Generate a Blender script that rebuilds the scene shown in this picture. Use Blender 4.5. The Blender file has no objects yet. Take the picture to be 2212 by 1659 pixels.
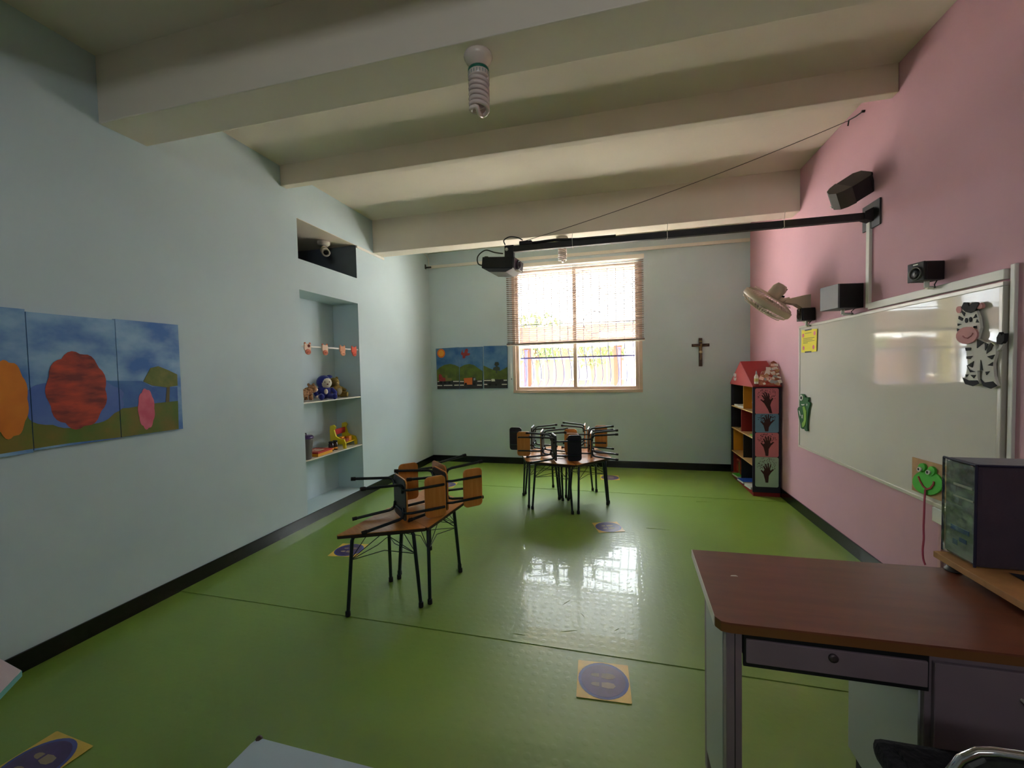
import bpy, bmesh, math, random
from mathutils import Vector, Matrix

random.seed(7)
SC = bpy.context.scene
COL = SC.collection
PI = math.pi

# ------------------------------------------------------------------ camera, sky, sun, exposure
XL, XR, YB, YF = -2.973, 1.765, 6.366, -1.7      # the room: left, right, back, front wall
ZC = 3.40
cam_d = bpy.data.cameras.new('camera')
cam = bpy.data.objects.new('camera', cam_d); COL.objects.link(cam)
cam_d.sensor_fit = 'HORIZONTAL'; cam_d.sensor_width = 36.0
cam_d.lens = 904.935 / 2212.0 * 36.0
cam_d.clip_start = 0.03; cam_d.clip_end = 200
_r = Vector((0.96962785, 0.24369301, -0.02086975))
_u = Vector((0.01139154, 0.04023889, 0.99912515))
_f = Vector((-0.24431959, 0.96901731, -0.03624071))
cam.matrix_world = Matrix(((_r.x, _u.x, -_f.x, 0), (_r.y, _u.y, -_f.y, 0), (_r.z, _u.z, -_f.z, 1.5), (0, 0, 0, 1)))
SC.camera = cam

SC.view_settings.view_transform = 'Standard'
SC.view_settings.look = 'None'
SC.view_settings.gamma = 1.0
SC.view_settings.use_curve_mapping = False
SC.view_settings.exposure = 1.62

world = bpy.data.worlds.new('sky'); SC.world = world
world.use_nodes = True
wn = world.node_tree; wn.nodes.clear()
wo = wn.nodes.new('ShaderNodeOutputWorld'); wb = wn.nodes.new('ShaderNodeBackground')
wb.inputs[0].default_value = (0.90, 0.96, 1.0, 1); wb.inputs[1].default_value = 8.0
wn.links.new(wb.outputs[0], wo.inputs[0])

sun_d = bpy.data.lights.new('sun', 'SUN'); sun_d.energy = 60.0; sun_d.angle = 0.01; sun_d.color = (1.0, 0.96, 0.90)
sun = bpy.data.objects.new('sun', sun_d); COL.objects.link(sun)
sun.rotation_euler = Vector((0.58, 0.05, -0.80)).to_track_quat('-Z', 'Y').to_euler()   # high, over the roof: never enters the window

SC.cycles.use_denoising = True
SC.cycles.max_bounces = 10
SC.cycles.diffuse_bounces = 6
SC.cycles.sample_clamp_indirect = 8.0
SC.cycles.caustics_reflective = False
SC.cycles.caustics_refractive = False

def portal(name, loc, direction, sx, sy):
    d = bpy.data.lights.new(name, 'AREA'); d.shape = 'RECTANGLE'; d.size = sx; d.size_y = sy
    d.cycles.is_portal = True
    o = bpy.data.objects.new(name, d); COL.objects.link(o); o.location = loc
    o.rotation_euler = Vector(direction).to_track_quat('-Z', 'Z').to_euler()
portal('window_portal', (-0.615, YB + 0.16, 2.09), (0, -1, 0), 1.80, 1.80)

portal('fill_transom_portal', (0.2, YF - 0.16, 2.60), (0, 1, 0), 1.6, 0.24)  # samples sky through the transom added for fill

# ------------------------------------------------------------------ materials
def lin(c):
    return tuple(((v / 255.0) / 12.92 if v / 255.0 <= 0.04045 else ((v / 255.0 + 0.055) / 1.055) ** 2.4) for v in c)
MATS = {}
def mat(name, rgb, rough=0.6, metal=0.0, spec=0.5, var=0.0, vscale=6.0, bump=0.0, bscale=60.0, coat=0.0, coat_r=0.1, trans=0.0, alpha=1.0, rgb2=None, stretch=None, sheen=0.0):
    if name in MATS: return MATS[name]
    m = bpy.data.materials.new(name); m.use_nodes = True
    nt = m.node_tree; b = nt.nodes['Principled BSDF']
    c = lin(rgb)
    b.inputs['Base Color'].default_value = (*c, 1)
    b.inputs['Roughness'].default_value = rough
    b.inputs['Metallic'].default_value = metal
    b.inputs['Specular IOR Level'].default_value = spec
    b.inputs['Coat Weight'].default_value = coat
    b.inputs['Coat Roughness'].default_value = coat_r
    b.inputs['Transmission Weight'].default_value = trans
    b.inputs['Alpha'].default_value = alpha
    if sheen: b.inputs['Sheen Weight'].default_value = sheen
    co = None
    def coord():
        nonlocal co
        if co is None:
            tc = nt.nodes.new('ShaderNodeTexCoord'); mp = nt.nodes.new('ShaderNodeMapping')
            nt.links.new(tc.outputs['Object'], mp.inputs['Vector'])
            if stretch: mp.inputs['Scale'].default_value = stretch
            co = mp.outputs['Vector']
        return co
    if var > 0 or rgb2:
        n = nt.nodes.new('ShaderNodeTexNoise'); n.inputs['Scale'].default_value = vscale; n.inputs['Detail'].default_value = 5
        nt.links.new(coord(), n.inputs['Vector'])
        r = nt.nodes.new('ShaderNodeValToRGB')
        c2 = lin(rgb2) if rgb2 else tuple(v * (1 + var) for v in c)
        c1 = c if rgb2 else tuple(v * (1 - var) for v in c)
        r.color_ramp.elements[0].position = 0.35; r.color_ramp.elements[0].color = (*c1, 1)
        r.color_ramp.elements[1].position = 0.65; r.color_ramp.elements[1].color = (*[min(1, v) for v in c2], 1)
        nt.links.new(n.outputs['Fac'], r.inputs['Fac']); nt.links.new(r.outputs['Color'], b.inputs['Base Color'])
    if bump > 0:
        n = nt.nodes.new('ShaderNodeTexNoise'); n.inputs['Scale'].default_value = bscale; n.inputs['Detail'].default_value = 3
        nt.links.new(coord(), n.inputs['Vector'])
        bp = nt.nodes.new('ShaderNodeBump'); bp.inputs['Strength'].default_value = bump; bp.inputs['Distance'].default_value = 0.01
        nt.links.new(n.outputs['Fac'], bp.inputs['Height']); nt.links.new(bp.outputs['Normal'], b.inputs['Normal'])
    MATS[name] = m
    return m

def glass_mat(name, tint=(1, 1, 1), refl=0.06, rough=0.0):
    if name in MATS: return MATS[name]
    m = bpy.data.materials.new(name); m.use_nodes = True
    nt = m.node_tree; nt.nodes.clear()
    o = nt.nodes.new('ShaderNodeOutputMaterial'); mx = nt.nodes.new('ShaderNodeMixShader')
    t = nt.nodes.new('ShaderNodeBsdfTransparent'); t.inputs[0].default_value = (*tint, 1)
    g = nt.nodes.new('ShaderNodeBsdfGlossy'); g.inputs['Roughness'].default_value = rough
    mx.inputs[0].default_value = refl
    nt.links.new(t.outputs[0], mx.inputs[1]); nt.links.new(g.outputs[0], mx.inputs[2]); nt.links.new(mx.outputs[0], o.inputs[0])
    MATS[name] = m
    return m

def floor_mat():
    m = bpy.data.materials.new('green_vinyl'); m.use_nodes = True
    nt = m.node_tree; b = nt.nodes['Principled BSDF']; L = nt.links.new
    tc = nt.nodes.new('ShaderNodeTexCoord')
    n = nt.nodes.new('ShaderNodeTexNoise'); n.inputs['Scale'].default_value = 1.3; n.inputs['Detail'].default_value = 4
    L(tc.outputs['Object'], n.inputs['Vector'])
    r = nt.nodes.new('ShaderNodeValToRGB')
    r.color_ramp.elements[0].position = 0.3; r.color_ramp.elements[0].color = (*lin((118, 150, 54)), 1)
    r.color_ramp.elements[1].position = 0.7; r.color_ramp.elements[1].color = (*lin((126, 158, 62)), 1)
    L(n.outputs['Fac'], r.inputs['Fac']); L(r.outputs['Color'], b.inputs['Base Color'])
    b.inputs['Roughness'].default_value = 0.38; b.inputs['Specular IOR Level'].default_value = 0.65
    b.inputs['Coat Weight'].default_value = 0.28; b.inputs['Coat Roughness'].default_value = 0.04
    # trapped air bubbles: small round bumps, in rows
    v = nt.nodes.new('ShaderNodeTexVoronoi'); v.voronoi_dimensions = '2D'; v.inputs['Scale'].default_value = 19.0; v.inputs['Randomness'].default_value = 0.35
    L(tc.outputs['Object'], v.inputs['Vector'])
    mr = nt.nodes.new('ShaderNodeMapRange'); mr.inputs['From Min'].default_value = 0.16; mr.inputs['From Max'].default_value = 0.34; mr.inputs['To Min'].default_value = 1; mr.inputs['To Max'].default_value = 0
    mr.interpolation_type = 'SMOOTHSTEP'
    L(v.outputs['Distance'], mr.inputs['Value'])
    n2 = nt.nodes.new('ShaderNodeTexNoise'); n2.inputs['Scale'].default_value = 4; n2.inputs['Detail'].default_value = 3
    mp = nt.nodes.new('ShaderNodeMapping'); mp.inputs['Scale'].default_value = (0.35, 1.6, 1)
    L(tc.outputs['Object'], mp.inputs['Vector']); L(mp.outputs['Vector'], n2.inputs['Vector'])
    ad = nt.nodes.new('ShaderNodeMath'); ad.operation = 'MULTIPLY_ADD'; ad.inputs[1].default_value = 0.8
    L(mr.outputs['Result'], ad.inputs[0]); L(n2.outputs['Fac'], ad.inputs[2])
    bp = nt.nodes.new('ShaderNodeBump'); bp.inputs['Strength'].default_value = 0.06; bp.inputs['Distance'].default_value = 0.006
    L(ad.outputs[0], bp.inputs['Height']); L(bp.outputs['Normal'], b.inputs['Normal']); L(bp.outputs['Normal'], b.inputs['Coat Normal'])
    return m

M_WALL = mat('blue_wall_paint', (194, 212, 218), 0.75, spec=0.3, var=0.03, vscale=1.5, bump=0.05, bscale=40)
M_PINK = mat('pink_wall_paint', (208, 163, 176), 0.7, spec=0.3, var=0.03, vscale=1.5, bump=0.05, bscale=40)
M_CEIL = mat('cream_ceiling_paint', (228, 219, 205), 0.8, spec=0.2, var=0.02, vscale=2, bump=0.10, bscale=25)
M_FLOOR = floor_mat()
M_SUB = mat('sub_floor', (90, 110, 60), 0.9)
M_SKIRT = mat('black_stone_skirting', (20, 19, 20), 0.18, var=0.5, vscale=90)
M_WHITE = mat('white_plastic', (225, 222, 214), 0.45)
M_WHITE2 = mat('white_painted_shelf', (222, 220, 208), 0.5, var=0.02)
M_FRAME = mat('window_frame_paint', (196, 176, 160), 0.45, var=0.03)
M_GLASS = glass_mat('window_glass')
M_SLAT = mat('blind_slat', (112, 94, 84), 0.5)
M_BLACK = mat('black_plastic', (16, 15, 16), 0.45)
M_BLACKM = mat('black_matte_metal', (22, 18, 20), 0.5)
M_TUBE = mat('dark_green_steel_tube', (26, 38, 44), 0.35, metal=0.2, var=0.1)
M_RUBBER = mat('black_rubber', (14, 12, 13), 0.7)
M_WOOD = mat('orange_plywood', (196, 128, 58), 0.35, rgb2=(208, 142, 70), vscale=7, stretch=(1, 8, 8), coat=0.3)
M_WOODT = mat('table_laminate', (190, 118, 48), 0.28, rgb2=(204, 136, 62), vscale=6, stretch=(2, 12, 2), coat=0.3, coat_r=0.15)
M_EDGE = mat('dark_edge_band', (42, 26, 20), 0.5)
M_NAVY = mat('dark_navy_board', (24, 26, 38), 0.45)

# ------------------------------------------------------------------ mesh helpers
class MB:
    def __init__(self): self.v = []; self.f = []; self.s = []
    def add(self, vs, fs, smooth=False):
        o = len(self.v); self.v += [tuple(p) for p in vs]
        for f in fs: self.f.append([i + o for i in f]); self.s.append(smooth)
        return self
    def box(self, c, s, rot=None, bev=0.0):
        c = Vector(c); h = Vector(s) * 0.5
        if bev > 0:
            bm = bmesh.new(); bmesh.ops.create_cube(bm, size=1.0)
            for v in bm.verts: v.co = Vector((v.co.x * s[0], v.co.y * s[1], v.co.z * s[2]))
            bmesh.ops.bevel(bm, geom=list(bm.edges), offset=bev, segments=2, affect='EDGES', profile=0.6)
            vs = [v.co.copy() for v in bm.verts]; bm.verts.index_update()
            fs = [[v.index for v in f.verts] for f in bm.faces]; bm.free()
        else:
            vs = [Vector((x * h.x, y * h.y, z * h.z)) for x in (-1, 1) for y in (-1, 1) for z in (-1, 1)]
            fs = [(0, 1, 3, 2), (4, 6, 7, 5), (0, 4, 5, 1), (2, 3, 7, 6), (0, 2, 6, 4), (1, 5, 7, 3)]
        if rot is not None: vs = [rot @ v for v in vs]
        return self.add([v + c for v in vs], fs)
    def bb(self, x0, x1, y0, y1, z0, z1, bev=0.0):
        return self.box(((x0 + x1) / 2, (y0 + y1) / 2, (z0 + z1) / 2), (abs(x1 - x0), abs(y1 - y0), abs(z1 - z0)), None, bev)
    def tube(self, pts, r, n=8, cap=True, r_end=None):
        pts = [Vector(p) for p in pts]; m = len(pts); rings = []
        t0 = (pts[1] - pts[0]).normalized()
        a = t0.orthogonal().normalized(); vs = []
        for i, p in enumerate(pts):
            t = (pts[min(i + 1, m - 1)] - pts[max(i - 1, 0)]).normalized()
            a = (a - t * a.dot(t)).normalized(); b = t.cross(a)
            rr = r if r_end is None else r + (r_end - r) * i / (m - 1)
            vs += [p + (a * math.cos(2 * PI * k / n) + b * math.sin(2 * PI * k / n)) * rr for k in range(n)]
        fs = [(i * n + k, i * n + (k + 1) % n, (i + 1) * n + (k + 1) % n, (i + 1) * n + k) for i in range(m - 1) for k in range(n)]
        self.add(vs, fs, True)
        if cap:
            self.add(vs[:n], [tuple(reversed(range(n)))]); self.add(vs[-n:], [tuple(range(n))])
        return self
    def lathe(self, prof, n=24, mtx=None, smooth=True):
        # prof: (radius, z) pairs, spun about local Z
        vs = []; fs = []
        for (r, z) in prof:
            for k in range(n):
                a = 2 * PI * k / n; vs.append(Vector((r * math.cos(a), r * math.sin(a), z)))
        for i in range(len(prof) - 1):
            for k in range(n):
                fs.append((i * n + k, i * n + (k + 1) % n, (i + 1) * n + (k + 1) % n, (i + 1) * n + k))
        if prof[0][0] > 1e-5: fs.append(tuple(reversed(range(n))))
        if prof[-1][0] > 1e-5: fs.append(tuple(range((len(prof) - 1) * n, len(prof) * n)))
        if mtx is not None: vs = [mtx @ v for v in vs]
        return self.add(vs, fs, smooth)
    def ball(self, c, r, n=12, m=8, rot=None):
        if not hasattr(r, '__len__'): r = (r, r, r)
        vs = []; fs = []
        for i in range(m + 1):
            th = PI * i / m
            for k in range(n):
                ph = 2 * PI * k / n
                p = Vector((r[0] * math.sin(th) * math.cos(ph), r[1] * math.sin(th) * math.sin(ph), r[2] * math.cos(th)))
                if rot is not None: p = rot @ p
                vs.append(p + Vector(c))
        for i in range(m):
            for k in range(n):
                fs.append((i * n + k, (i + 1) * n + k, (i + 1) * n + (k + 1) % n, i * n + (k + 1) % n))
        return self.add(vs, fs, True)
    def prism(self, poly, to3, t0, t1):
        # poly 2d, to3(a, b, t) -> 3d point
        n = len(poly)
        vs = [to3(a, b, t0) for a, b in poly] + [to3(a, b, t1) for a, b in poly]
        fs = [tuple(range(n)), tuple(reversed(range(n, 2 * n)))] + [(i, i + n, (i + 1) % n + n, (i + 1) % n) for i in range(n)]
        return self.add(vs, fs)
    def build(self, name, m, parent=None):
        me = bpy.data.meshes.new(name); me.from_pydata(self.v, [], self.f)
        for p, s in zip(me.polygons, self.s): p.use_smooth = s
        bm = bmesh.new(); bm.from_mesh(me); bmesh.ops.recalc_face_normals(bm, faces=bm.faces)
        ng = [f for f in bm.faces if len(f.verts) > 4]
        if ng: bmesh.ops.triangulate(bm, faces=ng)
        bm.to_mesh(me); bm.free()
        me.materials.append(m); me.update()
        o = bpy.data.objects.new(name, me); COL.objects.link(o)
        if parent is not None: o.parent = parent
        return o

def tag(o, label, cat, group=None, kind=None):
    o['label'] = label; o['category'] = cat
    if group: o['group'] = group
    if kind: o['kind'] = kind
    return o
def struct(o, label=None):
    o['kind'] = 'structure'
    if label: o['label'] = label
    return o
def thing(name, label, cat, loc=(0, 0, 0), rot=None, group=None):
    o = bpy.data.objects.new(name, None); COL.objects.link(o); o.empty_display_size = 0.05
    if rot is None: rot = Matrix.Identity(3)
    elif not isinstance(rot, Matrix): rot = Matrix.Rotation(rot, 3, 'Z')
    o.matrix_world = Matrix.Translation(Vector(loc)) @ rot.to_4x4()
    tag(o, label, cat, group)
    return o
def dup(root, mtx, label=None, group=None):
    r = root.copy(); COL.objects.link(r); r.matrix_world = mtx
    if label: r['label'] = label
    if group: r['group'] = group
    for ch in list(root.children):
        c = ch.copy(); COL.objects.link(c); c.parent = r
        for g in list(ch.children):
            d = g.copy(); COL.objects.link(d); d.parent = c
    return r
def rounded(w, h, r, n=4, cx=0, cy=0):
    pts = []
    for (sx, sy, a0) in ((1, 1, 0), (-1, 1, PI / 2), (-1, -1, PI), (1, -1, 3 * PI / 2)):
        for i in range(n + 1):
            a = a0 + PI / 2 * i / n
            pts.append((cx + sx * (w / 2 - r) + r * math.cos(a), cy + sy * (h / 2 - r) + r * math.sin(a)))
    return pts
def ell(cx, cy, rx, ry, n=16, rot=0.0):
    c, s = math.cos(rot), math.sin(rot)
    return [(cx + rx * math.cos(t) * c - ry * math.sin(t) * s, cy + rx * math.cos(t) * s + ry * math.sin(t) * c) for t in [2 * PI * i / n for i in range(n)]]
def stroke(pts, w):
    # a flat ribbon polygon along a 2d polyline
    L, Rr = [], []
    for i, p in enumerate(pts):
        a = pts[max(i - 1, 0)]; b = pts[min(i + 1, len(pts) - 1)]
        d = Vector((b[0] - a[0], b[1] - a[1])).normalized(); nrm = Vector((-d.y, d.x)) * (w / 2)
        L.append((p[0] + nrm.x, p[1] + nrm.y)); Rr.append((p[0] - nrm.x, p[1] - nrm.y))
    return L + Rr[::-1]
def smooth_pts(P, k=5):
    P = [Vector(p) for p in P]; out = []
    for i in range(len(P) - 1):
        a, b, c, d = P[max(i - 1, 0)], P[i], P[i + 1], P[min(i + 2, len(P) - 1)]
        for j in range(k):
            t = j / k; out.append(0.5 * (2 * b + (c - a) * t + (2 * a - 5 * b + 4 * c - d) * t * t + (3 * b - a - 3 * c + d) * t ** 3))
    return out + [P[-1]]
def mtx3(x, y, z):
    x, y, z = Vector(x), Vector(y), Vector(z)
    return Matrix(((x.x, y.x, z.x), (x.y, y.y, z.y), (x.z, y.z, z.z)))
def axis_rot(d):
    return Vector(d).normalized().to_track_quat('Z', 'X').to_matrix()

SH = {
 'zb_body': [(2.649,1.791),(2.696,1.731),(2.7,1.665),(2.679,1.597),(2.638,1.575),(2.644,1.557),(2.636,1.518),(2.629,1.475),(2.641,1.42),(2.657,1.392),(2.633,1.371),(2.593,1.365),(2.556,1.38),(2.569,1.411),(2.57,1.443),(2.539,1.443),(2.544,1.396),(2.531,1.365),(2.489,1.359),(2.455,1.373),(2.473,1.418),(2.48,1.474),(2.467,1.524),(2.47,1.564),(2.494,1.581),(2.53,1.58),(2.573,1.601),(2.556,1.652),(2.566,1.705),(2.583,1.739),(2.609,1.774)],
 'zb_muz': [(2.564,1.627),(2.564,1.612),(2.572,1.598),(2.586,1.587),(2.606,1.58),(2.628,1.577),(2.651,1.58),(2.672,1.588),(2.688,1.6),(2.696,1.614),(2.696,1.63),(2.688,1.644),(2.672,1.656),(2.651,1.663),(2.628,1.664),(2.605,1.661),(2.586,1.653),(2.571,1.641)],
 'zb_ears': [[(2.67,1.756),(2.673,1.745),(2.682,1.74),(2.694,1.741),(2.703,1.749),(2.707,1.76),(2.704,1.771),(2.695,1.776),(2.683,1.775),(2.673,1.767)],[(2.544,1.757),(2.547,1.748),(2.557,1.744),(2.569,1.746),(2.579,1.753),(2.583,1.763),(2.58,1.771),(2.57,1.776),(2.558,1.774),(2.548,1.767)]],
 'zb_mane': [(2.653,1.791),(2.629,1.785),(2.619,1.765),(2.603,1.781),(2.581,1.781),(2.559,1.772),(2.583,1.739),(2.612,1.732),(2.642,1.741),(2.669,1.766)],
 'zb_str': [[(2.683,1.757),(2.648,1.736),(2.655,1.721)],[(2.689,1.725),(2.662,1.711),(2.668,1.698),(2.692,1.711)],[(2.697,1.687),(2.671,1.682),(2.695,1.675)],[(2.7,1.662),(2.66,1.65),(2.663,1.64),(2.698,1.647)],[(2.583,1.723),(2.576,1.706),(2.598,1.704)],[(2.576,1.696),(2.564,1.679),(2.582,1.681)],[(2.578,1.665),(2.575,1.651),(2.597,1.658)],[(2.644,1.559),(2.608,1.558),(2.611,1.544),(2.64,1.543)],[(2.636,1.515),(2.597,1.517),(2.613,1.501),(2.635,1.502)],[(2.627,1.469),(2.59,1.49),(2.599,1.458)],[(2.572,1.598),(2.53,1.58),(2.572,1.554)],[(2.528,1.579),(2.508,1.571),(2.523,1.541)],[(2.494,1.576),(2.479,1.565),(2.493,1.54),(2.516,1.525),(2.511,1.556)],[(2.513,1.512),(2.472,1.519),(2.486,1.497)],[(2.509,1.469),(2.481,1.484),(2.483,1.466)],[(2.549,1.495),(2.536,1.445),(2.551,1.445)],[(2.632,1.469),(2.615,1.448),(2.579,1.437),(2.611,1.434)],[(2.64,1.423),(2.621,1.423),(2.634,1.409)],[(2.608,1.421),(2.576,1.421),(2.588,1.405)],[(2.52,1.438),(2.497,1.441),(2.514,1.422)],[(2.629,1.777),(2.618,1.733),(2.634,1.74)],[(2.631,1.697),(2.633,1.689),(2.637,1.685),(2.643,1.685),(2.648,1.691),(2.65,1.699),(2.648,1.706),(2.644,1.71),(2.638,1.71),(2.633,1.704)],[(2.605,1.698),(2.607,1.691),(2.611,1.687),(2.617,1.687),(2.621,1.692),(2.623,1.7),(2.622,1.707),(2.617,1.712),(2.612,1.711),(2.607,1.706)],[(2.659,1.646),(2.661,1.642),(2.666,1.641),(2.672,1.643),(2.674,1.647),(2.672,1.651),(2.667,1.653),(2.661,1.65)],[(2.582,1.659),(2.584,1.655),(2.589,1.653),(2.594,1.656),(2.596,1.66),(2.594,1.664),(2.589,1.665),(2.584,1.663)],[(2.658,1.406),(2.62,1.393),(2.569,1.395),(2.556,1.38),(2.593,1.365),(2.64,1.374)],[(2.549,1.403),(2.525,1.386),(2.478,1.393),(2.455,1.373),(2.489,1.358),(2.531,1.368)]],
 'zb_smile': [(2.652,1.62),(2.639,1.61),(2.619,1.606),(2.599,1.616),(2.588,1.63)],
 'zb_tail': [(2.475,1.529),(2.447,1.543),(2.431,1.567),(2.443,1.578),(2.459,1.549),(2.481,1.54)],
 'zb_tuft': [(2.446,1.623),(2.435,1.607),(2.419,1.615),(2.421,1.581),(2.437,1.565),(2.459,1.569),(2.46,1.599)],
 'fg_body': [(4.65,1.18),(4.618,1.198),(4.574,1.198),(4.537,1.182),(4.531,1.164),(4.507,1.176),(4.495,1.167),(4.46,1.177),(4.459,1.151),(4.471,1.137),(4.43,1.127),(4.436,1.101),(4.459,1.067),(4.464,1.035),(4.481,0.965),(4.486,0.891),(4.474,0.861),(4.504,0.851),(4.534,0.857),(4.553,0.876),(4.583,0.861),(4.621,0.866),(4.635,0.914),(4.674,0.969),(4.701,1.044),(4.675,1.065),(4.636,1.072),(4.649,1.092)],
 'fg_eye': [(4.568,1.164),(4.572,1.149),(4.585,1.137),(4.602,1.132),(4.619,1.134),(4.632,1.144),(4.637,1.159),(4.632,1.174),(4.62,1.186),(4.602,1.191),(4.585,1.188),(4.573,1.178)],
 'fg_pup': [(4.58,1.163),(4.583,1.154),(4.591,1.148),(4.601,1.147),(4.608,1.152),(4.612,1.161),(4.609,1.17),(4.601,1.176),(4.591,1.176),(4.583,1.172)],
 'fg_belly': [(4.573,1.075),(4.53,1.088),(4.494,1.038),(4.493,0.964),(4.51,0.919),(4.54,0.888),(4.58,0.879),(4.584,0.915),(4.541,0.95),(4.545,1.011)],
 'fg_mouth': [(4.605,1.1),(4.573,1.099),(4.534,1.108),(4.54,1.097),(4.573,1.091),(4.601,1.091)],
 'fg_wh': [[(4.668,1.033),(4.648,1.027),(4.622,0.986),(4.635,0.979)],[(4.597,0.997),(4.579,0.999),(4.581,0.964),(4.597,0.965)],[(4.492,1.114),(4.477,1.116),(4.479,1.094),(4.491,1.096)]],
 'fc_card': [(3.042,0.914),(2.766,0.92),(2.769,0.718),(3.04,0.713)],
 'fc_head': [(2.784,0.804),(2.795,0.782),(2.816,0.761),(2.846,0.742),(2.881,0.728),(2.919,0.721),(2.956,0.72),(2.988,0.727),(3.011,0.741),(3.023,0.76),(3.022,0.783),(3.008,0.807),(2.983,0.83),(2.95,0.848),(2.913,0.86),(2.875,0.866),(2.841,0.865),(2.812,0.857),(2.793,0.843),(2.783,0.825)],
 'fc_eyes': [[(2.912,0.88),(2.916,0.866),(2.926,0.855),(2.941,0.848),(2.956,0.848),(2.967,0.854),(2.971,0.866),(2.968,0.879),(2.957,0.891),(2.942,0.898),(2.927,0.898),(2.916,0.891)],[(2.836,0.877),(2.839,0.862),(2.85,0.85),(2.864,0.842),(2.879,0.842),(2.891,0.849),(2.895,0.862),(2.891,0.877),(2.88,0.89),(2.866,0.897),(2.851,0.896),(2.84,0.889)]],
 'fc_white': [[(2.935,0.864),(2.938,0.855),(2.947,0.848),(2.958,0.845),(2.967,0.848),(2.97,0.855),(2.967,0.864),(2.958,0.871),(2.948,0.874),(2.939,0.871)],[(2.865,0.863),(2.868,0.855),(2.876,0.848),(2.886,0.845),(2.895,0.848),(2.898,0.855),(2.895,0.864),(2.887,0.871),(2.877,0.873),(2.868,0.87)]],
 'fc_smile': [(2.969,0.813),(2.953,0.788),(2.926,0.764),(2.896,0.757),(2.867,0.772),(2.847,0.798),(2.843,0.816)],
 'fc_rib': [(2.904,0.752),(2.909,0.682),(2.91,0.62),(2.913,0.525),(2.91,0.464),(2.917,0.398),(2.912,0.344),(2.895,0.314)],
 'mu_hill': [(1.302,1.424),(1.379,1.421),(1.485,1.423),(1.615,1.492),(1.708,1.496),(1.85,1.478),(2.015,1.472),(2.076,1.432),(2.237,1.424),(2.236,1.327),(2.232,1.32),(2.071,1.321),(1.841,1.295),(1.458,1.311),(1.297,1.318)],
 'mu_grass': [(1.297,1.324),(1.458,1.317),(1.7,1.317),(1.935,1.307),(2.092,1.323),(2.236,1.327),(2.232,1.133),(2.061,1.127),(1.839,1.133),(1.639,1.14),(1.472,1.137),(1.366,1.134),(1.289,1.133)],
 'mu_crown': [(2.025,1.468),(2.071,1.554),(2.119,1.566),(2.184,1.538),(2.239,1.509),(2.238,1.432),(2.164,1.424),(2.076,1.44)],
 'mu_trunk': [(2.168,1.436),(2.187,1.435),(2.178,1.324),(2.155,1.326)],
 'mu_orange': [(1.48,1.393),(1.473,1.332),(1.46,1.278),(1.442,1.237),(1.42,1.213),(1.398,1.207),(1.377,1.22),(1.36,1.249),(1.347,1.293),(1.34,1.346),(1.339,1.404),(1.345,1.462),(1.357,1.513),(1.374,1.555),(1.394,1.582),(1.416,1.591),(1.437,1.582),(1.456,1.554),(1.471,1.511),(1.479,1.455)],
 'mu_red': [(1.822,1.458),(1.823,1.386),(1.81,1.319),(1.785,1.265),(1.75,1.228),(1.709,1.213),(1.667,1.219),(1.629,1.246),(1.596,1.289),(1.573,1.344),(1.56,1.406),(1.559,1.47),(1.57,1.531),(1.592,1.583),(1.622,1.621),(1.66,1.642),(1.701,1.643),(1.742,1.623),(1.779,1.583),(1.806,1.526)],
 'mu_blue': [(1.911,1.346),(1.896,1.3),(1.857,1.263),(1.801,1.237),(1.734,1.225),(1.664,1.228),(1.599,1.244),(1.544,1.27),(1.502,1.304),(1.477,1.342),(1.47,1.382),(1.481,1.42),(1.509,1.454),(1.554,1.481),(1.611,1.498),(1.677,1.503),(1.746,1.494),(1.812,1.472),(1.866,1.437),(1.9,1.393)],
 'mu_pink': [(2.083,1.286),(2.077,1.236),(2.064,1.195),(2.047,1.169),(2.028,1.162),(2.01,1.175),(1.996,1.204),(1.988,1.246),(1.987,1.295),(1.993,1.343),(2.005,1.383),(2.021,1.41),(2.04,1.419),(2.058,1.408),(2.073,1.379),(2.082,1.336)],
 'pi_p1': [(-2.869,1.854),(-2.473,1.865),(-2.475,1.193),(-2.859,1.193)],
 'pi_p2': [(-2.47,1.862),(-2.066,1.861),(-2.08,1.195),(-2.472,1.193)],
 'pi_p3': [(-2.05,1.869),(-1.665,1.865),(-1.671,1.198),(-2.057,1.198)],
 'pi_h1': [(-2.86,1.501),(-2.802,1.549),(-2.722,1.587),(-2.623,1.6),(-2.539,1.58),(-2.472,1.548),(-2.474,1.287),(-2.857,1.291)],
 'pi_h2': [(-2.461,1.541),(-2.378,1.579),(-2.294,1.592),(-2.218,1.572),(-2.15,1.523),(-2.076,1.474),(-2.079,1.282),(-2.469,1.287)],
 'pi_h3': [(-2.055,1.56),(-1.968,1.519),(-1.876,1.482),(-1.784,1.471),(-1.722,1.502),(-1.666,1.534),(-1.67,1.307),(-2.056,1.312)],
 'pi_r1': [(-2.856,1.328),(-2.473,1.329),(-2.475,1.195),(-2.857,1.194)],
 'pi_r2': [(-2.468,1.329),(-2.078,1.33),(-2.079,1.197),(-2.472,1.194)],
 'pi_r3': [(-2.055,1.342),(-1.671,1.339),(-1.671,1.199),(-2.057,1.199)],
 'pi_sun': [(-2.706,1.772),(-2.712,1.745),(-2.728,1.721),(-2.751,1.706),(-2.778,1.701),(-2.804,1.707),(-2.826,1.724),(-2.84,1.748),(-2.845,1.777),(-2.839,1.804),(-2.823,1.828),(-2.8,1.843),(-2.773,1.848),(-2.747,1.841),(-2.725,1.825),(-2.711,1.801)],
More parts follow.
